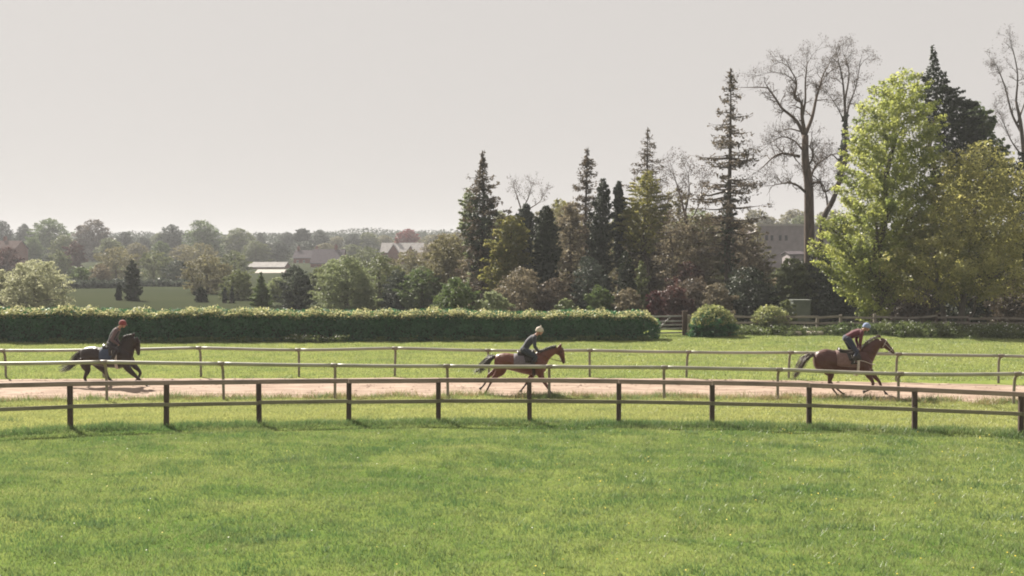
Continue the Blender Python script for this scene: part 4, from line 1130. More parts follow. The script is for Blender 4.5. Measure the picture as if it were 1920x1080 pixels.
# ================================================================== near wooden fence
def near_fence():
    g = np.random.default_rng(5)
    B = [gnd(u, v) for u, v, _ in NEAR]
    TOP = []
    for (u, v, vt), b in zip(NEAR, B): TOP.append(at(u, vt, b[1])[2])
    root = tag(empty('post_and_rail_fence', (0, B[5][1], 0)), 'dark brown wooden two-rail fence along the edge of the lush foreground grass', 'fence')
    o0 = np.array([0, B[5][1], 0])
    for b, zt in zip(B, TOP):
        p = b - o0
        lean = g.normal(0, .012, 2)
        G = Geo(); G.bar((p[0], p[1], -.12), (p[0] + lean[0], p[1] + lean[1], zt - .128), .135, .125, up=(0, 1, 0), ch=.018)
        G.obj('post', M['post_wood'], root)
    for i in range(len(B) - 1):
        for z_off, hh, th, mt, yo in ((-.063, .128, .10, 'rail_wood', 0.0), (None, .105, .045, 'rail_wood_green', -.088)):
            p, q = B[i] - o0, B[i + 1] - o0
            za = TOP[i] + z_off if z_off is not None else TOP[i] * .49
            zb = TOP[i + 1] + z_off if z_off is not None else TOP[i + 1] * .49
            jit = g.normal(0, .004 if z_off is not None else .010)
            d = (q - p); d[2] = 0; d /= np.linalg.norm(d)
            pa = np.array([p[0], p[1] + yo, za + jit]) + d * .004; pb = np.array([q[0], q[1] + yo, zb + jit]) - d * .004
            mid = (pa + pb) / 2 + np.array([0, 0, -.008 + g.normal(0, .006)])
            if z_off is not None:
                G = Geo(); G.bar(pa, pb, th, hh, ch=.012)
            else:
                G = Geo(); G.bar(pa, pb, th, hh, ch=.008)
            G.obj('rail', M[mt], root)
near_fence()

# plastic running rails either side of the track
def running_rail(rows, label, name, seed, r=.062, dz=.012):
    g = np.random.default_rng(seed)
    B = [gnd(u, v) for u, v, _ in rows]
    ZT = [at(u, vt, b[1] - .0)[2] for (u, v, vt), b in zip(rows, B)]
    o0 = np.array([0, B[len(B) // 2][1], 0])
    root = tag(empty(name, o0), label, 'fence')
    P = np.array([[b[0], b[1] - o0[1], z] for b, z in zip(B, ZT)])
    for p in P:
        G = Geo(); ln = g.normal(0, .025)
        G.tube(spline([(p[0] + ln, p[1] + .26, -.1), (p[0] + ln * .6, p[1] + .25, .5), (p[0] + ln * .2, p[1] + .21, p[2] * .82), (p[0], p[1] + .08, p[2] - .055), (p[0], p[1], p[2] - .045)], 4), .048, 10)
        G.obj('post', M['plastic_post'], root, True)
    for i, p in enumerate(P):
        d = P[min(i + 1, len(P) - 1)] - P[max(i - 1, 0)]; d /= np.linalg.norm(d)
        Geo().tube([p - d * .11, p - d * .10, p + d * .10, p + d * .11], [r + .002, r + .009, r + .009, r + .002], 12).obj('collar', M['plastic_post'], root, True)
    S = spline(P, 10)
    for i in range(len(P) - 1):
        seg = S[i * 10:i * 10 + 11].copy()
        t = np.linspace(0, 1, 11)
        seg[:, 2] -= dz * np.sin(np.pi * t) * g.uniform(.5, 1.6)
        d0 = seg[1] - seg[0]; d1 = seg[-1] - seg[-2]
        seg[0] += d0 / np.linalg.norm(d0) * .003; seg[-1] -= d1 / np.linalg.norm(d1) * .003
        Geo().tube(seg, r, 12).obj('rail', M['plastic'], root, True)
    return root
running_rail(MID, 'pale plastic running rail in front of the horses, along the near track edge', 'running_rail', 31, .062)
running_rail(FAR, 'pale plastic running rail behind the horses, along the paddock grass', 'running_rail', 32, .058)

# ------------------------------------------------------------------ gate and rail fence at the back of the paddock
def gate():
    a, b = at(1224, 630, 70.5), at(1283, 630, 71.2)
    root = tag(empty('field_gate', (a[0], a[1], 0)), 'grey five-bar field gate between the end of the hedge and the rounded bush', 'gate')
    w = b[0] - a[0]; h = 1.16; dy = b[1] - a[1]
    for z in (.16, .40, .63, .86, h):
        Geo().bar((.04, 0, z), (w - .05, dy, z), .05, .085 if z < h else .10).obj('bar', M['gate_metal'], root)
    for x in (.02, w - .02):
        Geo().bar((x, dy * x / w, .08), (x, dy * x / w, h + .07), .07, .07, up=(0, 1, 0)).obj('stile', M['gate_metal'], root)
    Geo().bar((.1, -.045 + dy * .03, .18), (w * .55, -.045 + dy * .5, h - .04), .03, .08).obj('brace', M['gate_metal'], root)
    q = at(1284, 630, 71)
    r2 = tag(empty('gate_post', (q[0], q[1], 0)), 'stout dark wooden post at the latch end of the grey gate', 'post')
    Geo().bar((0, 0, -.1), (0, 0, 1.42), .30, .28, up=(0, 1, 0), ch=.04).obj('shaft', M['post_wood'], r2)
    Geo().bar((0, 0, 1.421), (0, 0, 1.47), .34, .32, up=(0, 1, 0), ch=.05).obj('cap', M['post_wood'], r2)
gate()

def back_fence():
    us = [1292, 1372, 1418, 1478, 1533, 1578, 1640, 1700, 1757, 1815, 1875, 1935]
    g = np.random.default_rng(9)
    B = [at(u, 600, 72.3 + .6 * math.sin(u / 90) - max(0, (u - 1600) / 160)) for u in us]
    o0 = np.array([B[5][0], B[5][1], 0])
    root = tag(empty('rail_fence', o0), 'old weathered three-rail paddock fence below the trees', 'fence')
    H3 = [1.05, .72, .38]
    for i, b in enumerate(B):
        p = b - o0
        Geo().bar((p[0], p[1], -.1), (p[0] + g.normal(0, .03), p[1], 1.14 + g.normal(0, .05)), .17, .15, up=(0, 1, 0), ch=.02).obj('post', M['post_wood' if i > 6 else 'weathered'], root)
    for i in range(len(B) - 1):
        for k, z in enumerate(H3):
            if k == 2 and i in (2, 5, 8, 9): continue
            p, q = B[i] - o0, B[i + 1] - o0
            Geo().bar((p[0] + .01, p[1] - .10, z + g.normal(0, .04)), (q[0] - .01, q[1] - .10, z + g.normal(0, .04)), .05, .13, ch=.01).obj('rail', M['weathered'], root)
    # two lengths of sunlit lower rail; the pale colour stands in for sunlight
    for k, (u0, u1, v, lb) in enumerate([(1478, 1502, 633, 'short lower-rail timber, sunlight put into its pale colour, below the weathered fence'), (1514, 1542, 632, 'longer lower-rail timber beside the short one, sunlight put into its pale colour')]):
        a, b = at(u0, v, 70.6), at(u1, v, 70.8)
        r = tag(empty('timber', ((a[0] + b[0]) / 2, 70.7, 0)), lb, 'timber')
        hw = (b[0] - a[0]) / 2
        G = Geo(); G.tube([(-hw, 0, .13), (-hw * .3, .03, .15), (hw * .4, -.02, .14), (hw, .02, .15)], [.12, .13, .125, .10], 8); G.obj('rail_length', M['sunlit_rail_wood'], r, True)
        G = Geo(); G.bar((-hw * .6, .1, .02), (-hw * .6, -.12, .02), .14, .10); G.bar((hw * .6, .1, .02), (hw * .6, -.12, .02), .14, .10); G.obj('bearer', M['weathered'], r)
back_fence()

# ================================================================== horses and riders
def coat(name, col, dark, dark2):
    m, N, L = mat(name)
    o = N.new('ShaderNodeOutputMaterial'); b = N.new('ShaderNodeBsdfPrincipled')
    b.inputs['Roughness'].default_value = .42; b.inputs['Specular IOR Level'].default_value = .35
    b.inputs['Sheen Weight'].default_value = .05
    tc = N.new('ShaderNodeTexCoord'); nz = N.new('ShaderNodeTexNoise'); nz.inputs['Scale'].default_value = 3.5; nz.inputs['Detail'].default_value = 5
    L.new(tc.outputs['Object'], nz.inputs['Vector'])
    mx = N.new('ShaderNodeMixRGB'); mx.inputs['Color1'].default_value = (*col, 1); mx.inputs['Color2'].default_value = (*dark, 1)
    L.new(nz.outputs[0], mx.inputs['Fac'])
    t = N.new('ShaderNodeAttribute'); t.attribute_name = 'points'
    m2 = N.new('ShaderNodeMixRGB'); m2.inputs['Color2'].default_value = (*dark2, 1)
    L.new(mx.outputs[0], m2.inputs['Color1']); L.new(t.outputs['Fac'], m2.inputs['Fac']); L.new(m2.outputs[0], b.inputs['Base Color'])
    n2 = N.new('ShaderNodeTexNoise'); n2.inputs['Scale'].default_value = 6.5; n2.inputs['Detail'].default_value = 3
    L.new(tc.outputs['Object'], n2.inputs['Vector'])
    bp = N.new('ShaderNodeBump'); bp.inputs['Strength'].default_value = .55; bp.inputs['Distance'].default_value = .05
    L.new(n2.outputs[0], bp.inputs['Height']); L.new(bp.outputs[0], b.inputs['Normal'])
    L.new(b.outputs[0], o.inputs['Surface'])
    return m

def cloth(name, col, col2=None): return solid(name, col, .85, col2, 14, .15, sheen=.2)

def horse_and_rider(S):
    m = 1.0 / (6 * F / S['D']); gy = S['gy']; cx0 = S['cx0']
    X = lambda cx: (cx - cx0) * m
    Zc = lambda cy: (gy - cy) * m
    wx = at(S['ox'] + cx0 / 6.0, 700, S['D'])[0]
    hr = tag(empty('horse', (wx, S['D'], 0)), S['label'], 'horse', 'racehorses exercising on the sand track')
    cm = S['coat']
    tr = np.array(S['trunk'], float)
    def trunk_at(cx, phi, off=0.0):
        t, bt, w = (np.interp(cx, tr[:, 0], tr[:, k]) for k in (1, 2, 3))
        zc, hh = (Zc(t) + Zc(bt)) / 2, (t - bt) / -2 * m
        return (X(cx), math.sin(phi) * (w + off), zc + math.cos(phi) * (hh + off))
    # ---- body: trunk, neck, head and legs grown into one skin
    G = Geo()
    n = 20
    ts = spline(S['trunk'], 3)
    V, Fc = [], []
    for (cx, t, bt, w) in ts:
        zc, hh = (Zc(t) + Zc(bt)) / 2, (bt - t) / 2 * m
        for j in range(n):
            a = 2 * math.pi * j / n
            V.append((X(cx), w * math.sin(a), zc + hh * math.cos(a)))
    for i in range(len(ts) - 1):
        for j in range(n): Fc.append((i * n + j, (i + 1) * n + j, (i + 1) * n + (j + 1) % n, i * n + (j + 1) % n))
    Fc += [tuple(range(n)), tuple((len(ts) - 1) * n + j for j in range(n - 1, -1, -1))]
    G.add(V, Fc)
    def limb(rows, y0, y1, nn=12, k=4):
        P = spline([(X(r[0]), y0 + (y1 - y0) * i / (len(rows) - 1), Zc(r[1]), r[2], r[3] if len(r) > 3 else r[2] * .9) for i, r in enumerate(rows)], k)
        G.tube(P[:, :3], [(a, b) for a, b in P[:, 3:5]], nn)
        return P
    neckP = limb(S['neck'], 0, 0, 16)
    headP = limb(S['head'], 0, 0, 14)
    low = []
    hooves = []
    for key, ya, yb in (('hind_near', -.15, -.13), ('hind_far', .15, .13), ('fore_near', -.13, -.12), ('fore_far', .13, .12)):
        P = limb(S[key], ya, yb)
        low.append(P[-9:, :3]); hooves.append((P[-3, :3], P[-1, :3]))
        # joint knobs and fetlock
        G.ball(P[-7, :3], (.040, .036, .042), 10)
    j = np.array(S['jaw']); G.ball((X(j[0]), 0, Zc(j[1])), (.10, .075, .10), 14)
    # nostril flare / lips
    hp = headP[-3, :3]; G.ball(hp + np.array([.0, 0, -.005]), (.05, .052, .05), 12)
    body = G.fused('body', cm, hr, .016, 4)
    co = np.empty(len(body.data.vertices) * 3, np.float32); body.data.vertices.foreach_get('co', co); co = co.reshape(-1, 3)
    LP = np.vstack(low)
    dmin = np.full(len(co), 9.0)
    for q in LP: dmin = np.minimum(dmin, np.linalg.norm(co - q, axis=1))
    dm = np.linalg.norm(co - headP[-1, :3], axis=1)
    pts = np.clip((.12 - dmin) / .06, 0, 1) * S.get('black_points', 1) + np.clip((.14 - dm) / .08, 0, 1) * .6
    a_ = body.data.attributes.new('points', 'FLOAT', 'POINT'); a_.data.foreach_set('value', np.clip(pts, 0, 1).astype(np.float32))
    for a, b in hooves:
        d = b - a; d /= np.linalg.norm(d)
        Geo().tube([b - d * .01, b + d * .035, b + d * .085], [(.034, .033), (.046, .043), (.055, .052)], 12).obj('hoof', M['hoof'], hr, True)
    hd = np.array(S['head'], float)
    p0, p1 = np.array([X(hd[1, 0]), 0, Zc(hd[1, 1])]), np.array([X(hd[-2, 0]), 0, Zc(hd[-2, 1])])
    ax = p1 - p0; ax /= np.linalg.norm(ax); nrm = np.array([-ax[2], 0, ax[0]])
    if nrm[2] < 0 and nrm[0] < 0: nrm = -nrm
    for s in (-1, 1):
        Geo().ball(p0 + ax * .07 + nrm * .055 + np.array([0, s * .078, 0]), .022, 10).obj('eye', M['eye'], hr, True)
        e0 = np.array([X(S['ear'][0]), s * .05, Zc(S['ear'][1])]); e1 = np.array([X(S['ear'][2]), s * .085, Zc(S['ear'][3])])
        E = Geo(); E.tube([e0, e0 + (e1 - e0) * .35, e0 + (e1 - e0) * .75, e1], [(.03, .024), (.042, .026), (.028, .018), (.004, .004)], 8); E.obj('ear', cm, hr, True)
    # ---- mane and tail: many tapering locks
    g = np.random.default_rng(S['seed'])
    def lock(G, pts, r):
        G.tube(spline(pts, 2), np.linspace(r, r * .25, (len(pts) - 1) * 2 + 1), 4, flat=.55, cap=False)
    mg = Geo()
    cr = spline([(X(a), 0, Zc(b)) for a, b in S['crest']], 10)
    for q in cr:
        for r_ in range(5):
            b0 = q + np.array([g.normal(0, .012), g.normal(0, .012), -.015]); L_ = g.uniform(.09, .19) * S.get('mane', 1); yy = -1 if g.random() < .75 else 1
            lock(mg, [b0, b0 + np.array([-.03 * L_ / .1 + g.normal(0, .01), yy * .055, .022]), b0 + np.array([-.05 * L_ / .1 + g.normal(0, .02), yy * (.085 + .02 * g.random()), -L_ * .75])], .013)
    mg.obj('mane', S['hair'], hr, True)
    tg = Geo()
    tl = spline([(X(a), 0, Zc(b)) for a, b in S['tail']], 6)
    tg.tube(tl[:12], np.linspace(.05, .03, 12), 8)
    for k in range(95):
        off = g.normal(0, 1, 3) * np.array([.04, .05, .04]); ln = g.uniform(.65, 1.03); st = g.uniform(0, .3)
        P = []
        for t in (0, .25, .5, .75, 1):
            w = st + (ln - st) * t
            q = np.array([np.interp(w, np.linspace(0, 1, len(tl)), tl[:, c]) for c in range(3)])
            P.append(q + off * (.35 + 1.15 * math.sin(min(w, 1) * 2.3)) + np.array([0, 0, -.03 * t * g.random()]))
        lock(tg, P, .013)
    tg.obj('tail', S['hair'], hr, True)
    # ---- tack
    def shell(name, x0, x1, a0, a1, off, th, mt, nx_=8, na=18, drop=None):
        V = []
        for o_ in (off, off + th):
            for i in range(nx_ + 1):
                cx = x0 + (x1 - x0) * i / nx_
                for j_ in range(na + 1): V.append(trunk_at(cx, a0 + (a1 - a0) * j_ / na, o_ if 0 < i < nx_ and 0 < j_ < na or o_ == off else o_ - th * .6))
        w = na + 1; b = (nx_ + 1) * w
        Fc = []
        for i in range(nx_):
            for j_ in range(na):
                p = i * w + j_; Fc.append((b + p, b + p + w, b + p + w + 1, b + p + 1)); Fc.append((p, p + 1, p + w + 1, p + w))
        ed = [i * w for i in range(nx_ + 1)] + [nx_ * w + j_ for j_ in range(1, w)] + [i * w + na for i in range(nx_ - 1, -1, -1)] + [j_ for j_ in range(na - 1, 0, -1)]
        for k in range(len(ed)):
            p, q = ed[k], ed[(k + 1) % len(ed)]; Fc.append((p, q, b + q, b + p))
        return Geo().add(V, Fc).obj(name, mt, hr, True)
    sx0, sx1 = S['cloth_x']
    shell('saddle_cloth', sx0, sx1, -1.9, 1.9, .012, .014, S['cloth_m'])
    gx = S['girth_x']
    shell('girth', gx - 16, gx + 16, -3.12, 3.12, .030, .010, M['webbing'] if S.get('pale_girth') else M['leather'], 2, 36)
    # saddle: seat with raised pommel and cantle, and flaps
    s0, s1 = S['saddle_x']
    V, rows = [], 9
    for i in range(rows + 1):
        t = i / rows; cx = s0 + (s1 - s0) * t
        rise = .035 + .075 * (abs(t - .52) * 2) ** 2.4
        wd = .16 + .05 * math.sin(t * math.pi) - .07 * t
        x, _, z = trunk_at(cx, 0)
        for k in range(9):
            q = -1 + 2 * k / 8
            V.append((x, q * wd, z + rise + .02 - .07 * abs(q) ** 2.2))
        for k in range(9):
            q = 1 - 2 * k / 8
            V.append((x, q * wd * .96, z - .02 - .07 * abs(q) ** 2))
    Fc = []
    for i in range(rows):
        for k in range(18): Fc.append((i * 18 + k, i * 18 + (k + 1) % 18, (i + 1) * 18 + (k + 1) % 18, (i + 1) * 18 + k))
    Fc += [tuple(range(17, -1, -1)), tuple(rows * 18 + k for k in range(18))]
    sd_ = Geo().add(V, Fc).obj('saddle', M['leather'], hr, True)
    for s in (-1, 1):
        V = []
        xm = s0 + (s1 - s0) * .35
        for o_ in (.034, .046):
            for i in range(7):
                for k in range(6):
                    cx = xm + (s1 + 10 - xm) * i / 6 + k * 5
                    V.append(trunk_at(cx, s * (.5 + .85 * k / 5), o_))
        Fc = []
        for i in range(6):
            for k in range(5):
                p = i * 6 + k; Fc += [(42 + p, 42 + p + 6, 42 + p + 7, 42 + p + 1), (p, p + 1, p + 7, p + 6)]
        ed = [i * 6 for i in range(7)] + [36 + k for k in range(1, 6)] + [i * 6 + 5 for i in range(5, -1, -1)] + [k for k in range(4, 0, -1)]
        for k in range(len(ed)): Fc.append((ed[k], ed[(k + 1) % len(ed)], 42 + ed[(k + 1) % len(ed)], 42 + ed[k]))
        Geo().add(V, Fc).obj('saddle_flap', M['leather'], sd_, True)
    # breast strap
    if S.get('breast'):
        bx = S['breast']
        P = [trunk_at(gx, -1.35, .03), trunk_at(gx + 70, -1.45, .035), trunk_at(bx - 30, -1.5, .04), (X(bx) + .09, 0, trunk_at(bx - 10, -1.5, .0)[2] + .0), trunk_at(bx - 30, 1.5, .04), trunk_at(gx + 70, 1.45, .035), trunk_at(gx, 1.35, .03)]
        Geo().tube(spline(P, 5), .012, 6, flat=1.6).obj('breast_strap', M['webbing'], hr, True)
    # bridle: nose band, cheek straps, brow band; reins to the hands
    br = Geo()
    HP = headP
    def ring(i, grow, tilt=0):
        c = HP[i]; t = HP[min(i + 1, len(HP) - 1), :3] - HP[i - 1, :3]; t /= np.linalg.norm(t)
        nn = np.array([-t[2], 0, t[0]])
        P = [c[:3] + nn * math.cos(a) * (c[3] + grow) + np.array([0, 1, 0]) * math.sin(a) * (c[4] + grow) + t * tilt * math.cos(a) for a in np.linspace(0, 2 * math.pi, 17)]
        br.tube(P, .009, 5, flat=1.5)
        return c
    k1, k2 = int(len(HP) * .62), int(len(HP) * .26)
    ring(k1, .012); ring(k2, .014, -.03)
    bits = []
    for s in (-1, 1):
        a, c = HP[k2], HP[k1 + 3]
        pb = c[:3] + np.array([0, s * (c[4] + .012), -.01])
        br.tube([a[:3] + np.array([-.02, s * (a[4] + .012), .02]), HP[k1, :3] + np.array([0, s * (HP[k1, 4] + .014), 0]), pb], .009, 5)
        bits.append(pb)
    bd = br.obj('bridle', M['webbing'] if S.get('pale_bridle') else M['leather_brown'], hr, True)
    hand = np.array([X(S['hand'][0]), 0, Zc(S['hand'][1])])
    for s, pb in zip((-1, 1), bits):
        hp_ = hand + np.array([.02, s * .09, -.02]); md_ = (pb + hp_) / 2 + np.array([0, s * .10, -.05])
        Geo().tube(spline([pb, md_, hp_], 6), .008, 5).obj('rein', M['leather_brown'], bd, True)
    for s in (-1, 1):
        a = np.array(trunk_at((s0 + s1) / 2 + 20, s * .9, .06)); f = np.array([X(S['foot'][0]) + .05, s * .335, Zc(S['foot'][1]) - .02])
        st = Geo(); st.tube([a, (a + f) / 2 + np.array([0, s * .01, 0]), f + np.array([0, 0, .11])], .010, 5, flat=1.8)
        so = st.obj('stirrup_leather', M['webbing'] if S.get('pale_girth') else M['leather'], sd_)
        ir = Geo(); ir.tube([f + np.array([0, .06 * math.cos(w), .055 + .06 * math.sin(w) * 1.0]) for w in np.linspace(-.55, math.pi + .55, 14)], .007, 5)
        ir.bar(f + np.array([0, -.055, .018]), f + np.array([0, .055, .018]), .03, .012)
        ir.obj('stirrup', M['steel'], hr)

    # ---------------------------------------------------------------- rider
    r = S['rider']
    pr = tag(empty('person', (wx, S['D'], Zc(r['hip'][1]))), r['label'], 'person', 'riders on the racehorses')
    zo = Zc(r['hip'][1])
    Pt = lambda c, y=0.0: np.array([X(c[0]), y, Zc(c[1]) - zo])
    hip, sh, hd_ = Pt(r['hip']), Pt(r['shoulder']), Pt(r['head'])
    tdir = (sh - hip) / np.linalg.norm(sh - hip)
    B = Geo()                        # skin: head, neck, torso core, arms and hands in one figure
    bodyaxis = [hip, hip + (sh - hip) * .5 + Pt(r['hip']) * 0, sh]
    B.tube(spline([hip, (hip + sh) / 2 + np.array([-.01, 0, .015]), sh], 4), [(.09, .13)] * 9, 10)
    nk = hd_ - sh; nk /= np.linalg.norm(nk)
    B.tube([sh, sh + nk * .08, hd_ - nk * .02], [(.062, .065), (.055, .055), (.055, .055)], 10)
    fw = np.array([math.cos(r['gaze']), 0, math.sin(r['gaze'])]); upv = np.array([-fw[2], 0, fw[0]])
    def hpnt(f, y, u): return hd_ + fw * f + np.array([0, y, 0]) + upv * u
    B.ball(hpnt(-.01, 0, .035), (.098, .076, .105), 16)
    B.tube([hpnt(.035, 0, .03), hpnt(.05, 0, -.03), hpnt(.055, 0, -.085), hpnt(.045, 0, -.105)], [(.055, .062), (.052, .055), (.038, .040), (.02, .022)], 12)   # face down to the chin
    B.tube([hpnt(-.02, -.066, -.03), hpnt(.05, -.035, -.09)], [.02, .018], 8); B.tube([hpnt(-.02, .066, -.03), hpnt(.05, .035, -.09)], [.02, .018], 8)
    B.tube([hpnt(.095, 0, .015), hpnt(.118, 0, -.02), hpnt(.10, 0, -.032)], [(.008, .008), (.013, .014), (.01, .012)], 8)                 # nose
    B.tube([hpnt(.09, -.02, -.057), hpnt(.094, 0, -.057), hpnt(.09, .02, -.057)], .0085, 6)                                                # lips
    hands = []
    for s in (-1, 1):
        s_, e_, h_ = sh + np.array([0, s * .17, -.02]) - tdir * .02, Pt(r['elbow'], s * .25), Pt(r['hand'], s * .085)
        B.tube(spline([s_, (s_ + e_) / 2, e_, (e_ + h_) / 2, h_], 4), np.interp(np.linspace(0, 1, 17), [0, .5, 1], [.05, .042, .030]), 10)
        d = h_ - e_; d /= np.linalg.norm(d)
        B.tube([h_, h_ + d * .045, h_ + d * .085], [(.030, .022), (.042, .020), (.040, .017)], 10, side=(0, 1, 0))       # palm
        dn = np.array([d[2], 0, -d[0]]);
        if dn[2] > 0: dn = -dn
        for fi, (oo, ln) in enumerate([(-.031, .036), (-.010, .042), (.011, .040), (.030, .032)]):        # four fingers curled round the rein
            q = h_ + d * .082 + np.array([d[2], 0, -d[0]]) * oo
            iv = np.array([0, -s, 0])
            B.tube([q - d * .012, q + d * ln * .5, q + d * ln * .55 + iv * ln * .8, q - d * ln * .1 + iv * ln * 1.0], [.0092, .0088, .0082, .0072], 7)
        q = h_ + d * .03 - np.array([d[2], 0, -d[0]]) * .03
        B.tube([q, q + d * .03 + np.array([0, -s * .025, .006]), q + d * .055 + np.array([0, -s * .038, 0])], [.012, .010, .008], 7)
        B.ball(hpnt(-.012, s * .078, -.005), (.018, .01, .03), 8)       # ear
        hands.append(h_)
    B.fused('body', M['skin'], pr, .0082, 2)
    for s in (-1, 1):
        Geo().ball(hpnt(.083, s * .031, .018), .0125, 8).obj('eye', M['eye'], pr, True)
    # jacket
    J = Geo()
    tq = r.get('torso', 1.0)
    mid = (hip + sh) / 2 + np.array([-tdir[2], 0, tdir[0]]) * r.get('arch', .03)
    P = spline([hip - tdir * .03, hip + (mid - hip) * .5, mid, mid + (sh - mid) * .6, sh + tdir * .015], 4)
    rd = [(a * tq, b) for a, b in zip(np.interp(np.linspace(0, 1, len(P)), [0, .25, .55, .85, 1], [.125, .122, .135, .125, .06]), np.interp(np.linspace(0, 1, len(P)), [0, .25, .55, .85, 1], [.165, .15, .175, .19, .09]))]
    J.tube(P, rd, 16)
    J.tube([sh - tdir * .02, sh + nk * .05], [(.075, .08), (.066, .066)], 12)
    SL = J if r['sleeve'] is None else Geo()
    for s in (-1, 1):
        s_, e_, h_ = sh + np.array([0, s * .165, -.015]) - tdir * .035, Pt(r['elbow'], s * .25), Pt(r['hand'], s * .085)
        w = h_ + (e_ - h_) * .10
        SL.tube(spline([s_ - np.array([0, s * .06, 0]), s_, (s_ + e_) / 2, e_, (e_ + w) / 2, w], 4), np.interp(np.linspace(0, 1, 21), [0, .2, .55, .6, 1], [.075, .078, .06, .06, .040]), 12)
    J.fused('jacket', r['jacket'], pr, .012, 3)
    if SL is not J: SL.fused('sleeves', r['sleeve'], pr, .011, 3)
    # breeches
    T = Geo()
    T.ball(hip + np.array([-.01, 0, -.02]), (.145, .175, .14), 16)
    for s in (-1, 1):
        k_, f_ = Pt(r['knee'], s * .335), Pt(S['foot'], s * .335)
        c_ = k_ + (f_ - k_) * .55
        h0 = hip + np.array([0, s * .085, -.02])
        T.tube(spline([h0, h0 + (k_ - h0) * .35 + np.array([0, s * .03, .0]), h0 + (k_ - h0) * .75, k_, k_ + (c_ - k_) * .5, c_], 4),
               np.interp(np.linspace(0, 1, 21), [0, .2, .45, .6, .75, 1], [.115, .105, .085, .068, .062, .056]), 12)
    T.fused('breeches', r['breeches'], pr, .012, 3)
    for s in (-1, 1):
        k_, f_ = Pt(r['knee'], s * .335), Pt(S['foot'], s * .335)
        b0 = k_ + (f_ - k_) * .38
        K = Geo()
        K.tube(spline([b0, b0 + (f_ - b0) * .5, f_ + (b0 - f_) * .12, f_], 4), np.interp(np.linspace(0, 1, 13), [0, .4, 1], [.066, .064, .045]), 12)
        hl = f_ + np.array([-.055, 0, -.035]); toe = f_ + np.array([.165, s * .02, -.03])
        K.tube(spline([hl, f_ + np.array([.02, 0, -.025]), (f_ + toe) / 2 + np.array([.03, 0, -.012]), toe], 4), [(a, b) for a, b in zip(np.interp(np.linspace(0, 1, 13), [0, .3, .8, 1], [.032, .042, .034, .02]), np.interp(np.linspace(0, 1, 13), [0, .3, .75, 1], [.034, .04, .046, .026]))], 12)
        K.fused('boot', M['leather'], pr, .01, 2)
    # helmet: shell, peak, chin strap
    hl = Geo()
    nn = 20
    V, Fc = [], []
    rows = 9
    for i in range(rows):
        th = -.28 + (math.pi / 2 + .26) * i / (rows - 1)
        for j_ in range(nn):
            a = 2 * math.pi * j_ / nn
            dip = -.018 * (1 + math.cos(a + math.pi)) * (1 if i < 2 else 0)
            V.append(hpnt(.138 * math.cos(th) * math.cos(a) - .012, .118 * math.cos(th) * math.sin(a), .045 + .128 * math.sin(th) + dip))
    for i in range(rows - 1):
        for j_ in range(nn): Fc.append((i * nn + j_, i * nn + (j_ + 1) % nn, (i + 1) * nn + (j_ + 1) % nn, (i + 1) * nn + j_))
    Fc.append(tuple((rows - 1) * nn + j_ for j_ in range(nn)))
    hl.add(V, Fc)
    ho = hl.obj('helmet', r['helmet'], pr, True)
    V = []
    for o_ in (0, .008):
        for q in np.linspace(-1.05, 1.05, 9):
            V.append(hpnt(.126 * math.cos(q) - .012, .11 * math.sin(q), .035 + o_)); V.append(hpnt(.126 * math.cos(q) - .012 + .065 * math.cos(q * 1.3), .112 * math.sin(q), .02 + o_))
    Fc = []
    for k in range(8):
        a = 2 * k; Fc += [(a, a + 2, a + 3, a + 1), (18 + a, 18 + a + 1, 18 + a + 3, 18 + a + 2), (a + 1, a + 3, 18 + a + 3, 18 + a + 1)]
    Geo().add(V, Fc).obj('peak', r.get('peak', r['helmet']), ho, True)
    if r.get('bobble'):
        Geo().ball(hpnt(-.012, 0, .19), .03, 10).obj('bobble', r['helmet'], ho, True)
    Geo().tube(spline([hpnt(.0, -.086, .02), hpnt(.03, -.07, -.06), hpnt(.055, 0, -.115), hpnt(.03, .07, -.06), hpnt(.0, .086, .02)], 4), .007, 5).obj('chin_strap', M['leather'], ho)
    if r.get('vest'):
        Vv = Geo()
        P2 = P[3:-2]
        Vv.tube(P2, [(a + .016, b + .014) for a, b in rd[3:-2]], 18)
        Vv.obj('body_protector', r['vest'], pr, True)

hair_black = solid('horsehair_black', (.018, .014, .012), .5, (.035, .025, .02), 30, sheen=.2)
hair_brown = solid('horsehair_brown', (.04, .024, .017), .5, (.075, .05, .035), 30, sheen=.2)

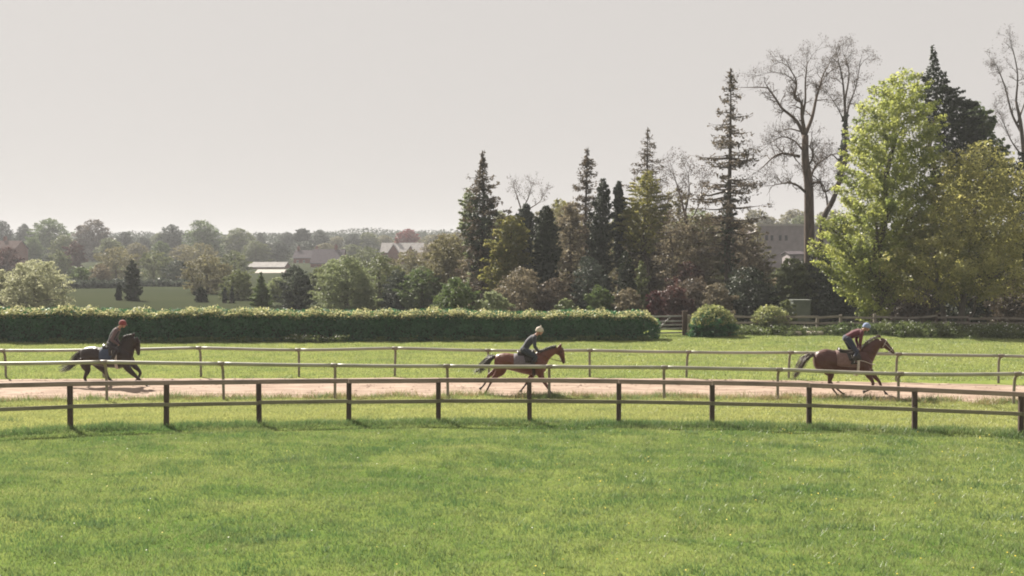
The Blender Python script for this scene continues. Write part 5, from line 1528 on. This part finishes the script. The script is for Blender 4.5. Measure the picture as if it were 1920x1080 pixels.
horse_and_rider(dict(D=43.0, ox=80, cx0=740, gy=883, seed=1, label='almost black horse with arched neck and tucked head, galloping last',
    coat=coat('coat_dark_brown', (.026, .013, .010), (.016, .008, .007), (.009, .006, .006)), hair=hair_black,
    trunk=[(428, 492, 595, .12), (455, 452, 625, .21), (520, 432, 640, .27), (590, 428, 642, .29), (660, 440, 652, .29), (740, 442, 666, .30), (820, 430, 672, .29), (880, 412, 672, .26), (940, 425, 662, .22), (985, 475, 640, .18), (1010, 525, 615, .12)],
    neck=[(915, 505, .37, .17), (945, 440, .32, .14), (978, 385, .25, .11), (1010, 350, .19, .09), (1035, 338, .15, .08)],
    head=[(1030, 345, .15, .09), (1055, 380, .145, .10), (1068, 428, .115, .085), (1076, 470, .08, .065), (1080, 505, .066, .056), (1080, 522, .04, .04)], jaw=(1040, 400), ear=(1030, 312, 1022, 278),
    hind_near=[(490, 550, .26, .14), (502, 640, .19, .11), (520, 700, .11, .08), (497, 755, .07, .055), (490, 785, .06, .048), (510, 830, .036, .032), (535, 868, .034, .031), (543, 878, .031, .03)],
    hind_far=[(540, 550, .24, .13), (630, 645, .18, .11), (685, 715, .10, .075), (712, 768, .066, .052), (730, 795, .056, .046), (780, 832, .036, .032), (832, 864, .034, .031), (848, 874, .031, .03)],
    fore_near=[(920, 570, .20, .11), (968, 665, .13, .085), (1030, 732, .088, .066), (1075, 775, .06, .05), (1092, 792, .056, .048), (1132, 826, .036, .032), (1178, 864, .033, .031), (1194, 876, .03, .03)],
    fore_far=[(960, 570, .18, .10), (1020, 650, .11, .08), (1065, 695, .075, .06), (1086, 725, .056, .05), (1084, 745, .052, .048), (1060, 795, .036, .032), (1025, 826, .033, .031), (1008, 838, .03, .03)],
    crest=[(905, 385), (925, 340), (950, 312), (985, 296), (1020, 296)], mane=1.2, tail=[(445, 478), (400, 515), (360, 575), (320, 635), (260, 668), (190, 690)],
    cloth_x=(665, 860), cloth_m=cloth('saddle_cloth_blue', (.045, .06, .10), (.03, .04, .07)), girth_x=850, saddle_x=(690, 880), hand=(868, 412), foot=(808, 580), pale_girth=True, pale_bridle=False,
    rider=dict(label='rider in a red helmet and mauve-grey sleeves sitting on the almost black horse', hip=(770, 392), shoulder=(850, 228), head=(905, 182), gaze=-.25, elbow=(805, 345), hand=(868, 412), knee=(868, 465),
        jacket=cloth('vest_dark', (.035, .032, .04)), sleeve=cloth('sleeve_mauve', (.13, .085, .092), (.095, .062, .07)), breeches=cloth('breeches_dark', (.03, .024, .028)), helmet=cloth('helmet_red', (.21, .035, .035), (.16, .028, .03)))))

horse_and_rider(dict(D=40.6, ox=860, cx0=690, gy=910, seed=2, label='bright bay horse with head held low and a grey saddle cloth',
    coat=coat('coat_bay', (.135, .040, .022), (.08, .025, .015), (.022, .014, .012)), hair=hair_black, black_points=.8,
    trunk=[(402, 495, 560, .12), (425, 460, 600, .21), (490, 442, 625, .27), (550, 440, 632, .29), (620, 452, 648, .29), (700, 460, 670, .30), (780, 452, 688, .29), (850, 442, 694, .26), (900, 445, 690, .23), (950, 485, 672, .19), (985, 545, 635, .12)],
    neck=[(885, 560, .34, .17), (940, 492, .27, .13), (1000, 445, .20, .10), (1062, 412, .16, .085), (1108, 395, .14, .08)],
    head=[(1105, 396, .135, .09), (1138, 412, .14, .10), (1158, 455, .112, .085), (1170, 500, .08, .065), (1180, 538, .066, .056), (1182, 556, .04, .04)], jaw=(1118, 432), ear=(1142, 375, 1152, 336),
    hind_near=[(480, 545, .26, .14), (468, 635, .20, .11), (425, 688, .11, .08), (388, 725, .07, .055), (374, 748, .06, .048), (345, 805, .036, .032), (308, 876, .034, .031), (297, 898, .031, .03)],
    hind_far=[(490, 545, .24, .13), (440, 632, .16, .10), (375, 678, .09, .07), (340, 700, .064, .052), (330, 720, .056, .046), (308, 768, .036, .032), (274, 818, .034, .031), (254, 838, .031, .03)],
    fore_near=[(895, 590, .20, .11), (922, 685, .125, .085), (950, 745, .08, .06), (978, 790, .06, .05), (990, 808, .055, .048), (1016, 852, .036, .032), (1044, 888, .033, .031), (1054, 900, .03, .03)],
    fore_far=[(880, 590, .18, .10), (835, 685, .11, .08), (800, 730, .075, .06), (785, 755, .056, .05), (775, 772, .052, .048), (745, 815, .036, .032), (718, 850, .033, .031), (708, 864, .03, .03)],
    crest=[(905, 432), (940, 410), (1000, 382), (1050, 366), (1095, 358)], mane=.6, tail=[(412, 476), (365, 492), (320, 530), (285, 575), (235, 620), (172, 655)],
    cloth_x=(620, 850), cloth_m=cloth('saddle_cloth_grey', (.14, .115, .13), (.10, .085, .10)), girth_x=845, saddle_x=(660, 850), hand=(905, 438), foot=(812, 585), pale_girth=False,
    rider=dict(label='rider in a cream helmet and dark navy-grey jacket crouching on the bright bay horse', hip=(738, 400), shoulder=(858, 252), head=(910, 200), gaze=-.30, elbow=(856, 362), hand=(905, 438), knee=(868, 480),
        jacket=cloth('jacket_grey', (.042, .044, .058), (.03, .032, .044)), sleeve=None, breeches=cloth('breeches_navy', (.028, .034, .045)), helmet=cloth('helmet_cream', (.50, .45, .38), (.40, .36, .30)), peak=cloth('peak_brown', (.16, .12, .09)), bobble=True)))

horse_and_rider(dict(D=40.3, ox=1460, cx0=740, gy=930, seed=3, label='dark bay horse with neck thrust forward, leading the string',
    coat=coat('coat_dark_bay', (.080, .024, .016), (.045, .015, .011), (.03, .014, .011)), hair=hair_brown, black_points=.6,
    trunk=[(392, 482, 585, .12), (418, 442, 632, .22), (480, 412, 652, .28), (540, 404, 655, .30), (605, 416, 662, .29), (680, 432, 678, .29), (760, 432, 688, .30), (840, 424, 694, .29), (900, 414, 696, .26), (960, 424, 688, .23), (1012, 475, 665, .19), (1045, 535, 635, .12)],
    neck=[(940, 540, .36, .17), (1000, 455, .30, .14), (1050, 398, .24, .11), (1102, 348, .185, .09), (1140, 322, .15, .08)],
    head=[(1135, 322, .15, .09), (1172, 336, .15, .10), (1212, 370, .118, .085), (1250, 406, .085, .066), (1282, 436, .068, .057), (1296, 448, .04, .04)], jaw=(1158, 372), ear=(1140, 272, 1108, 248),
    hind_near=[(500, 550, .27, .14), (545, 640, .20, .12), (572, 695, .125, .085), (562, 750, .075, .058), (560, 785, .062, .05), (590, 840, .037, .033), (634, 898, .034, .031), (648, 918, .031, .03)],
    hind_far=[(510, 550, .25, .13), (565, 640, .19, .11), (592, 700, .115, .08), (590, 755, .07, .055), (600, 792, .058, .048), (650, 845, .036, .032), (712, 896, .034, .031), (732, 912, .031, .03)],
    fore_near=[(950, 590, .20, .11), (990, 680, .12, .085), (1030, 742, .075, .06), (1050, 782, .06, .05), (1050, 800, .055, .048), (1032, 845, .036, .032), (988, 872, .033, .031), (966, 880, .03, .03)],
    fore_far=[(985, 590, .18, .10), (1055, 680, .11, .08), (1110, 738, .075, .06), (1145, 778, .057, .05), (1155, 798, .052, .048), (1178, 845, .036, .032), (1205, 888, .033, .031), (1214, 902, .03, .03)],
    crest=[(905, 410), (940, 375), (990, 330), (1050, 285), (1110, 258)], mane=.55, tail=[(400, 470), (340, 482), (290, 520), (250, 580), (215, 650), (160, 740)],
    cloth_x=(630, 880), cloth_m=cloth('saddle_cloth_brown', (.17, .10, .09), (.13, .075, .068)), girth_x=868, saddle_x=(670, 870), hand=(905, 410), foot=(798, 548), pale_girth=True, breast=1055, pale_bridle=True,
    rider=dict(label='rider in a pale blue helmet and maroon jersey standing in the stirrups', hip=(765, 278), shoulder=(925, 205), head=(985, 165), gaze=-.42, elbow=(893, 305), hand=(905, 410), knee=(848, 432),
        jacket=cloth('jersey_maroon', (.10, .019, .03), (.075, .014, .024)), sleeve=None, breeches=cloth('breeches_navy_blue', (.028, .032, .06)), helmet=cloth('helmet_blue', (.21, .26, .41), (.17, .21, .34)), peak=cloth('peak_navy', (.03, .035, .06)), arch=.02)))

# ================================================================== grass, weeds, flowers
def blades(name, x, y, h, w, tint, mt, seed, lean=.45):
    g = np.random.default_rng(seed)
    n = len(x)
    a = g.uniform(0, 2 * np.pi, n)
    z = terrain(x, y) - .005 + (wg1(x, y) * .018 + wg2(x, y) * .03) * np.where((y > track_lo(x) - .8) & (y < track_hi(x) + .8), 0, 1)
    c, s = np.cos(a) * w / 2, np.sin(a) * w / 2
    l = g.normal(0, lean, (n, 2)) * h[:, None]
    V = np.stack([np.stack([x - c, y - s, z], 1), np.stack([x + c, y + s, z], 1), np.stack([x + l[:, 0], y + l[:, 1], z + h], 1)], 1).reshape(-1, 3)
    me = fastmesh(name, V, np.arange(3 * n).reshape(n, 3), {'tint': np.repeat(np.clip(tint, 0, 1), 3)})
    return me

def scatter(n, y0, y1, seed, edge=.47):
    g = np.random.default_rng(seed)
    y = y0 + (y1 - y0) * g.random(n) ** 1.0
    # even per area inside the view wedge, with a margin
    keep_w = edge * y + 1.5
    x = g.uniform(-1, 1, n) * keep_w
    k = g.random(n) < keep_w / keep_w.max()
    return x[k], y[k], g

clump4 = Waves(6.5, seed=35)
clump1, clump2, clump3 = Waves(.9, seed=31), Waves(2.4, seed=32), Waves(.35, seed=33)

M['tussock'] = leafy('tussock_blades', (.05, .11, .045), (.17, .22, .10), .4)
# lush foreground turf
x, y, g = scatter(430000, 14.6, 34.5, 41)
k = y < y_near(x) + .4
x, y = x[k], y[k]
c = clump1(x, y) * .6 + clump2(x, y) * .5 + clump3(x, y) * .35
h = .05 + .035 * np.clip(c + .4, 0, 1.6) + .02 * g.random(len(x))
ver = np.exp(-((y - y_near(x) + .1) / .30) ** 2) * (.6 + .7 * clump2(x * 1.4, y))
h = h + .09 * np.clip(ver, 0, 1)
t = .30 + .24 * clump2(x * .8 + 9, y * 2) + .12 * clump4(x, y) - .16 * np.clip(c, -1, 1) + g.normal(0, .14, len(x)) + .10 * np.clip((x - 2) / 12, 0, 1) - .25 * np.clip(ver, 0, 1)
o = link('grass', blades('grass', x, y, h, .012 + .006 * g.random(len(x)), t, M['grass'], 42), None, M['grass'])
tag(o, 'lush mown green grass in front of the brown fence', None, None, 'stuff')

# thicker rank tufts: mesh tussocks here and there and along the fence line
def tussocks(cx, cy_, rad, hh, per, tint, name, label, mt, seed):
    g = np.random.default_rng(seed)
    X_, Y_, H_, T_ = [], [], [], []
    for a, b, r, q, t in zip(cx, cy_, rad, hh, tint):
        n = int(per * (r / .2) ** 1.5)
        X_.append(a + g.normal(0, r, n) * 1.4); Y_.append(b + g.normal(0, r * .7, n)); H_.append(q * g.uniform(.5, 1.1, n)); T_.append(t + g.normal(0, .12, n))
    X_, Y_, H_, T_ = map(np.concatenate, (X_, Y_, H_, T_))
    o = link(name, blades(name, X_, Y_, H_, .014 + .008 * g.random(len(X_)), T_, M[mt], seed + 1, .5), None, M[mt])
    tag(o, label, None, None, 'stuff')
g = np.random.default_rng(61)
n = 190
fx = g.uniform(-17, 17, n); fy = y_near(fx) - .12 + g.normal(0, .22, n)
ux = g.uniform(-14, 14, 110); uy = g.uniform(16, 31, 110)
tussocks(np.concatenate([fx, ux]), np.concatenate([fy, uy]), np.concatenate([g.uniform(.10, .30, n), g.uniform(.08, .2, 110)]),
         np.concatenate([g.uniform(.12, .25, n), g.uniform(.08, .13, 110)]), 90, np.concatenate([g.uniform(.02, .28, n), g.uniform(.0, .25, 110)]), 'grass_tufts', 'darker rank grass tufts along the foot of the brown fence', 'grass', 62)
n = 420
fx = g.uniform(-21, 21, n); fy = track_lo(fx) - .12 + g.normal(0, .26, n)
dry = g.random(n) < .5
tussocks(fx[dry], fy[dry], g.uniform(.08, .2, dry.sum()), g.uniform(.12, .30, dry.sum()), 70, g.uniform(.2, .8, dry.sum()), 'dry_grass', 'straw-coloured tufts along the near edge of the sand track', 'straw', 64)
tussocks(fx[~dry], fy[~dry], g.uniform(.08, .22, (~dry).sum()), g.uniform(.12, .28, (~dry).sum()), 70, g.uniform(.1, .5, (~dry).sum()), 'verge_grass', 'green tufts along the near edge of the sand track', 'grass', 66)
n = 120
fx = g.uniform(-23, 23, n); fy = track_hi(fx) + .12 + g.normal(0, .12, n)
tussocks(fx, fy, g.uniform(.06, .16, n), g.uniform(.06, .16, n), 50, g.uniform(.1, .6, n), 'verge_grass', 'low tufts along the far edge of the sand track', 'grass', 68)

# the bigger rank tussocks that stand out in the lush grass
tp = np.array([gnd(u, v)[:2] for u, v in [(545, 862), (515, 866), (400, 852), (485, 1016), (500, 1012), (540, 1004), (165, 808), (260, 918), (190, 990), (60, 975), (105, 1040), (20, 790), (1080, 796), (1225, 797),
      (1290, 812), (1160, 803), (700, 1000), (1560, 990), (1890, 972), (1700, 1040), (820, 930), (1380, 940), (60, 880), (350, 1045), (1250, 1010), (640, 955)]])
g = np.random.default_rng(63)
tussocks(tp[:, 0], tp[:, 1], g.uniform(.10, .22, len(tp)), g.uniform(.09, .17, len(tp)), 110, g.uniform(.15, .6, len(tp)), 'grass_tufts', 'big bluish-green tussocks standing out of the lush mown grass', 'tussock', 69)

# sun-dried turf between fence and track, paddock beyond
x, y, g = scatter(240000, 31, 40, 43)
k = (y > y_near(x) + .1) & (y < track_lo(x) - .05)
x, y = x[k], y[k]
c = clump1(x, y) * .5 + clump2(x, y) * .5
t = .80 + .14 * clump2(x + 4, y * 2.2) + .1 * c + g.normal(0, .12, len(x))
o = link('grass', blades('grass', x, y, .05 + .03 * g.random(len(x)) + .02 * np.clip(c, 0, 1), .016 + .006 * g.random(len(x)), t, M['grass'], 44), None, M['grass'])
tag(o, 'yellowish turf strip between the brown fence and the sand track', None, None, 'stuff')
x, y, g = scatter(330000, 45, 73, 45)
k = (y > track_hi(x) + .1) & ~((np.abs(y - 66.0) < .9) & (x < 8.0))
x, y = x[k], y[k]
c = clump1(x, y) * .5 + clump2(x, y) * .5
t = .62 + .18 * clump2(x + 14, y * 1.6) + .1 * c + g.normal(0, .13, len(x)) - .15 * np.clip((y - 60) / 10, 0, 1) * (x > 0)
o = link('grass', blades('grass', x, y, .055 + .03 * g.random(len(x)) + .03 * np.clip(c, 0, 1), .024 + .01 * g.random(len(x)), t, M['grass'], 46), None, M['grass'])
tag(o, 'bright yellow-green paddock grass behind the running rails', None, None, 'stuff')

# buttercups and daisies
def flowers(n, y0, y1, seed, mt, name, label, r, xlo=-99, hmax=.10):
    x, y, g = scatter(n, y0, y1, seed)
    k = (x > xlo) & (y < y_near(x) - .3)
    x, y = x[k], y[k]
    P = np.stack([x, y, .07 + hmax * .5 * g.random(len(x))], 1)
    V, Fc, _ = cards(P, np.stack([0 * x, 0 * x - .3, 0 * x + 1], 1) + g.normal(0, .25, (len(x), 3)), r, np.zeros(len(x)), .95, g, True)
    tag(link(name, fastmesh(name, V, Fc), None, M[mt]), label, None, None, 'stuff')
flowers(420, 15, 32, 71, 'buttercup', 'buttercups', 'scattered yellow buttercups in the lush grass', .032, 0)
flowers(60, 15, 32, 72, 'buttercup', 'buttercups', 'few yellow buttercups on the hedge side of the lush grass', .03, -99)
flowers(110, 15, 32, 73, 'petal', 'daisies', 'scattered white daisies in the lush grass', .028, -99)

# cow parsley, nettles under the hedge, fence and trees
def weeds(u0, u1, y0f, dy, hmin, hmax, n, mt, name, label, seed, fl=0):
    g = np.random.default_rng(seed)
    nc = n // 45
    u = g.uniform(u0, u1, nc)
    cx_, cy_ = np.array([at(a, 600, y0f(a))[0] for a in u]), np.array([y0f(a) for a in u]) + g.normal(0, dy, nc)
    hh = g.uniform(hmin, hmax, nc)
    k = g.integers(0, nc, n)
    zz = g.random(n) ** .8
    P = np.stack([cx_[k] + g.normal(0, .22, n) * (.5 + .6 * zz), cy_[k] + g.normal(0, .2, n), .03 + hh[k] * zz], 1)
    V, Fc, t = cards(P, g.normal(size=(n, 3)) + np.array([0, -.2, .6]), .14 * g.uniform(.5, 1.4, n), np.clip(g.normal(.4, .2, nc), 0, 1)[k] + g.normal(0, .12, n), .55, g)
    tag(link(name, fastmesh(name, V, Fc, {'tint': t}), None, M[mt]), label, None, None, 'stuff')
    if fl:
        k = g.integers(0, nc, fl)
        P = np.stack([cx_[k] + g.normal(0, .2, fl), cy_[k] - .15 + g.normal(0, .12, fl), hh[k] * g.uniform(.85, 1.1, fl)], 1)
        V, Fc, t = cards(P, g.normal(size=(fl, 3)) * .4 + np.array([0, -.4, 1]), .075 * g.uniform(.6, 1.4, fl), np.zeros(fl), .9, g, True)
        tag(link('cow_parsley', fastmesh('cow_parsley', V, Fc), None, M['petal']), 'white cow parsley heads among the ' + label, None, None, 'stuff')
weeds(1650, 1960, lambda a: 70.6 - max(0, (a - 1600) / 130), .5, .35, .95, 9000, 'weed', 'undergrowth', 'tall weeds along the rail fence below the forked trunks', 81, 260)
weeds(1560, 1720, lambda a: 71.0, .35, .3, .8, 4500, 'green', 'undergrowth', 'dark nettles under the yellow-green tree', 82)
weeds(1370, 1580, lambda a: 71.2, .4, .2, .6, 5000, 'weed', 'undergrowth', 'pale weeds at the weathered fence between the bushes', 83, 60)
weeds(-60, 1220, lambda a: 64.2 + a / 1229 * 2.2, .15, .08, .32, 7000, 'green', 'undergrowth', 'low weeds along the foot of the hedge', 84)
weeds(545, 645, lambda a: 64.9, .12, .2, .45, 900, 'weed', 'undergrowth', 'clump of flowering weeds at the foot of the hedge', 85, 50)
weeds(1290, 1380, lambda a: 70.3, .2, .1, .4, 1200, 'green', 'undergrowth', 'weeds under the rounded bush', 86)

# clods and hoof scrapes thrown up on the sand
g = np.random.default_rng(95)
n = 900
x = g.uniform(-22, 22, n); f_ = g.random(n)
y = track_lo(x) + .3 + (track_hi(x) - track_lo(x) - .6) * f_
V, Fc = [], []
for a, b in zip(x, y):
    r = g.uniform(.02, .06)
    k = len(V)
    for q in range(5):
        w = 6.283 * q / 5 + g.normal(0, .2); V.append((a + r * 1.6 * math.cos(w), b + r * math.sin(w), .012))
    V.append((a + g.normal(0, r * .3), b, .02 + r * .8))
    Fc += [(k + q, k + (q + 1) % 5, k + 5) for q in range(5)]
tag(link('sand_clods', fastmesh('sand_clods', V, Fc), None, M['sand']), 'small clods scattered over the sand track', None, None, 'stuff')

# ================================================================== the hazy air
def haze():
    G = Geo().box((-1300, -70, -2), (1300, 1560, 34))
    m, N, L = mat('haze')
    o = N.new('ShaderNodeOutputMaterial'); v = N.new('ShaderNodeVolumePrincipled')
    v.inputs['Color'].default_value = (.80, .82, .86, 1)
    v.inputs['Density'].default_value = .00037
    v.inputs['Anisotropy'].default_value = .1
    L.new(v.outputs[0], o.inputs['Volume'])
    h = G.obj('haze', m)
    tag(h, 'thin spring haze over the valley', None, None, 'stuff')
haze()
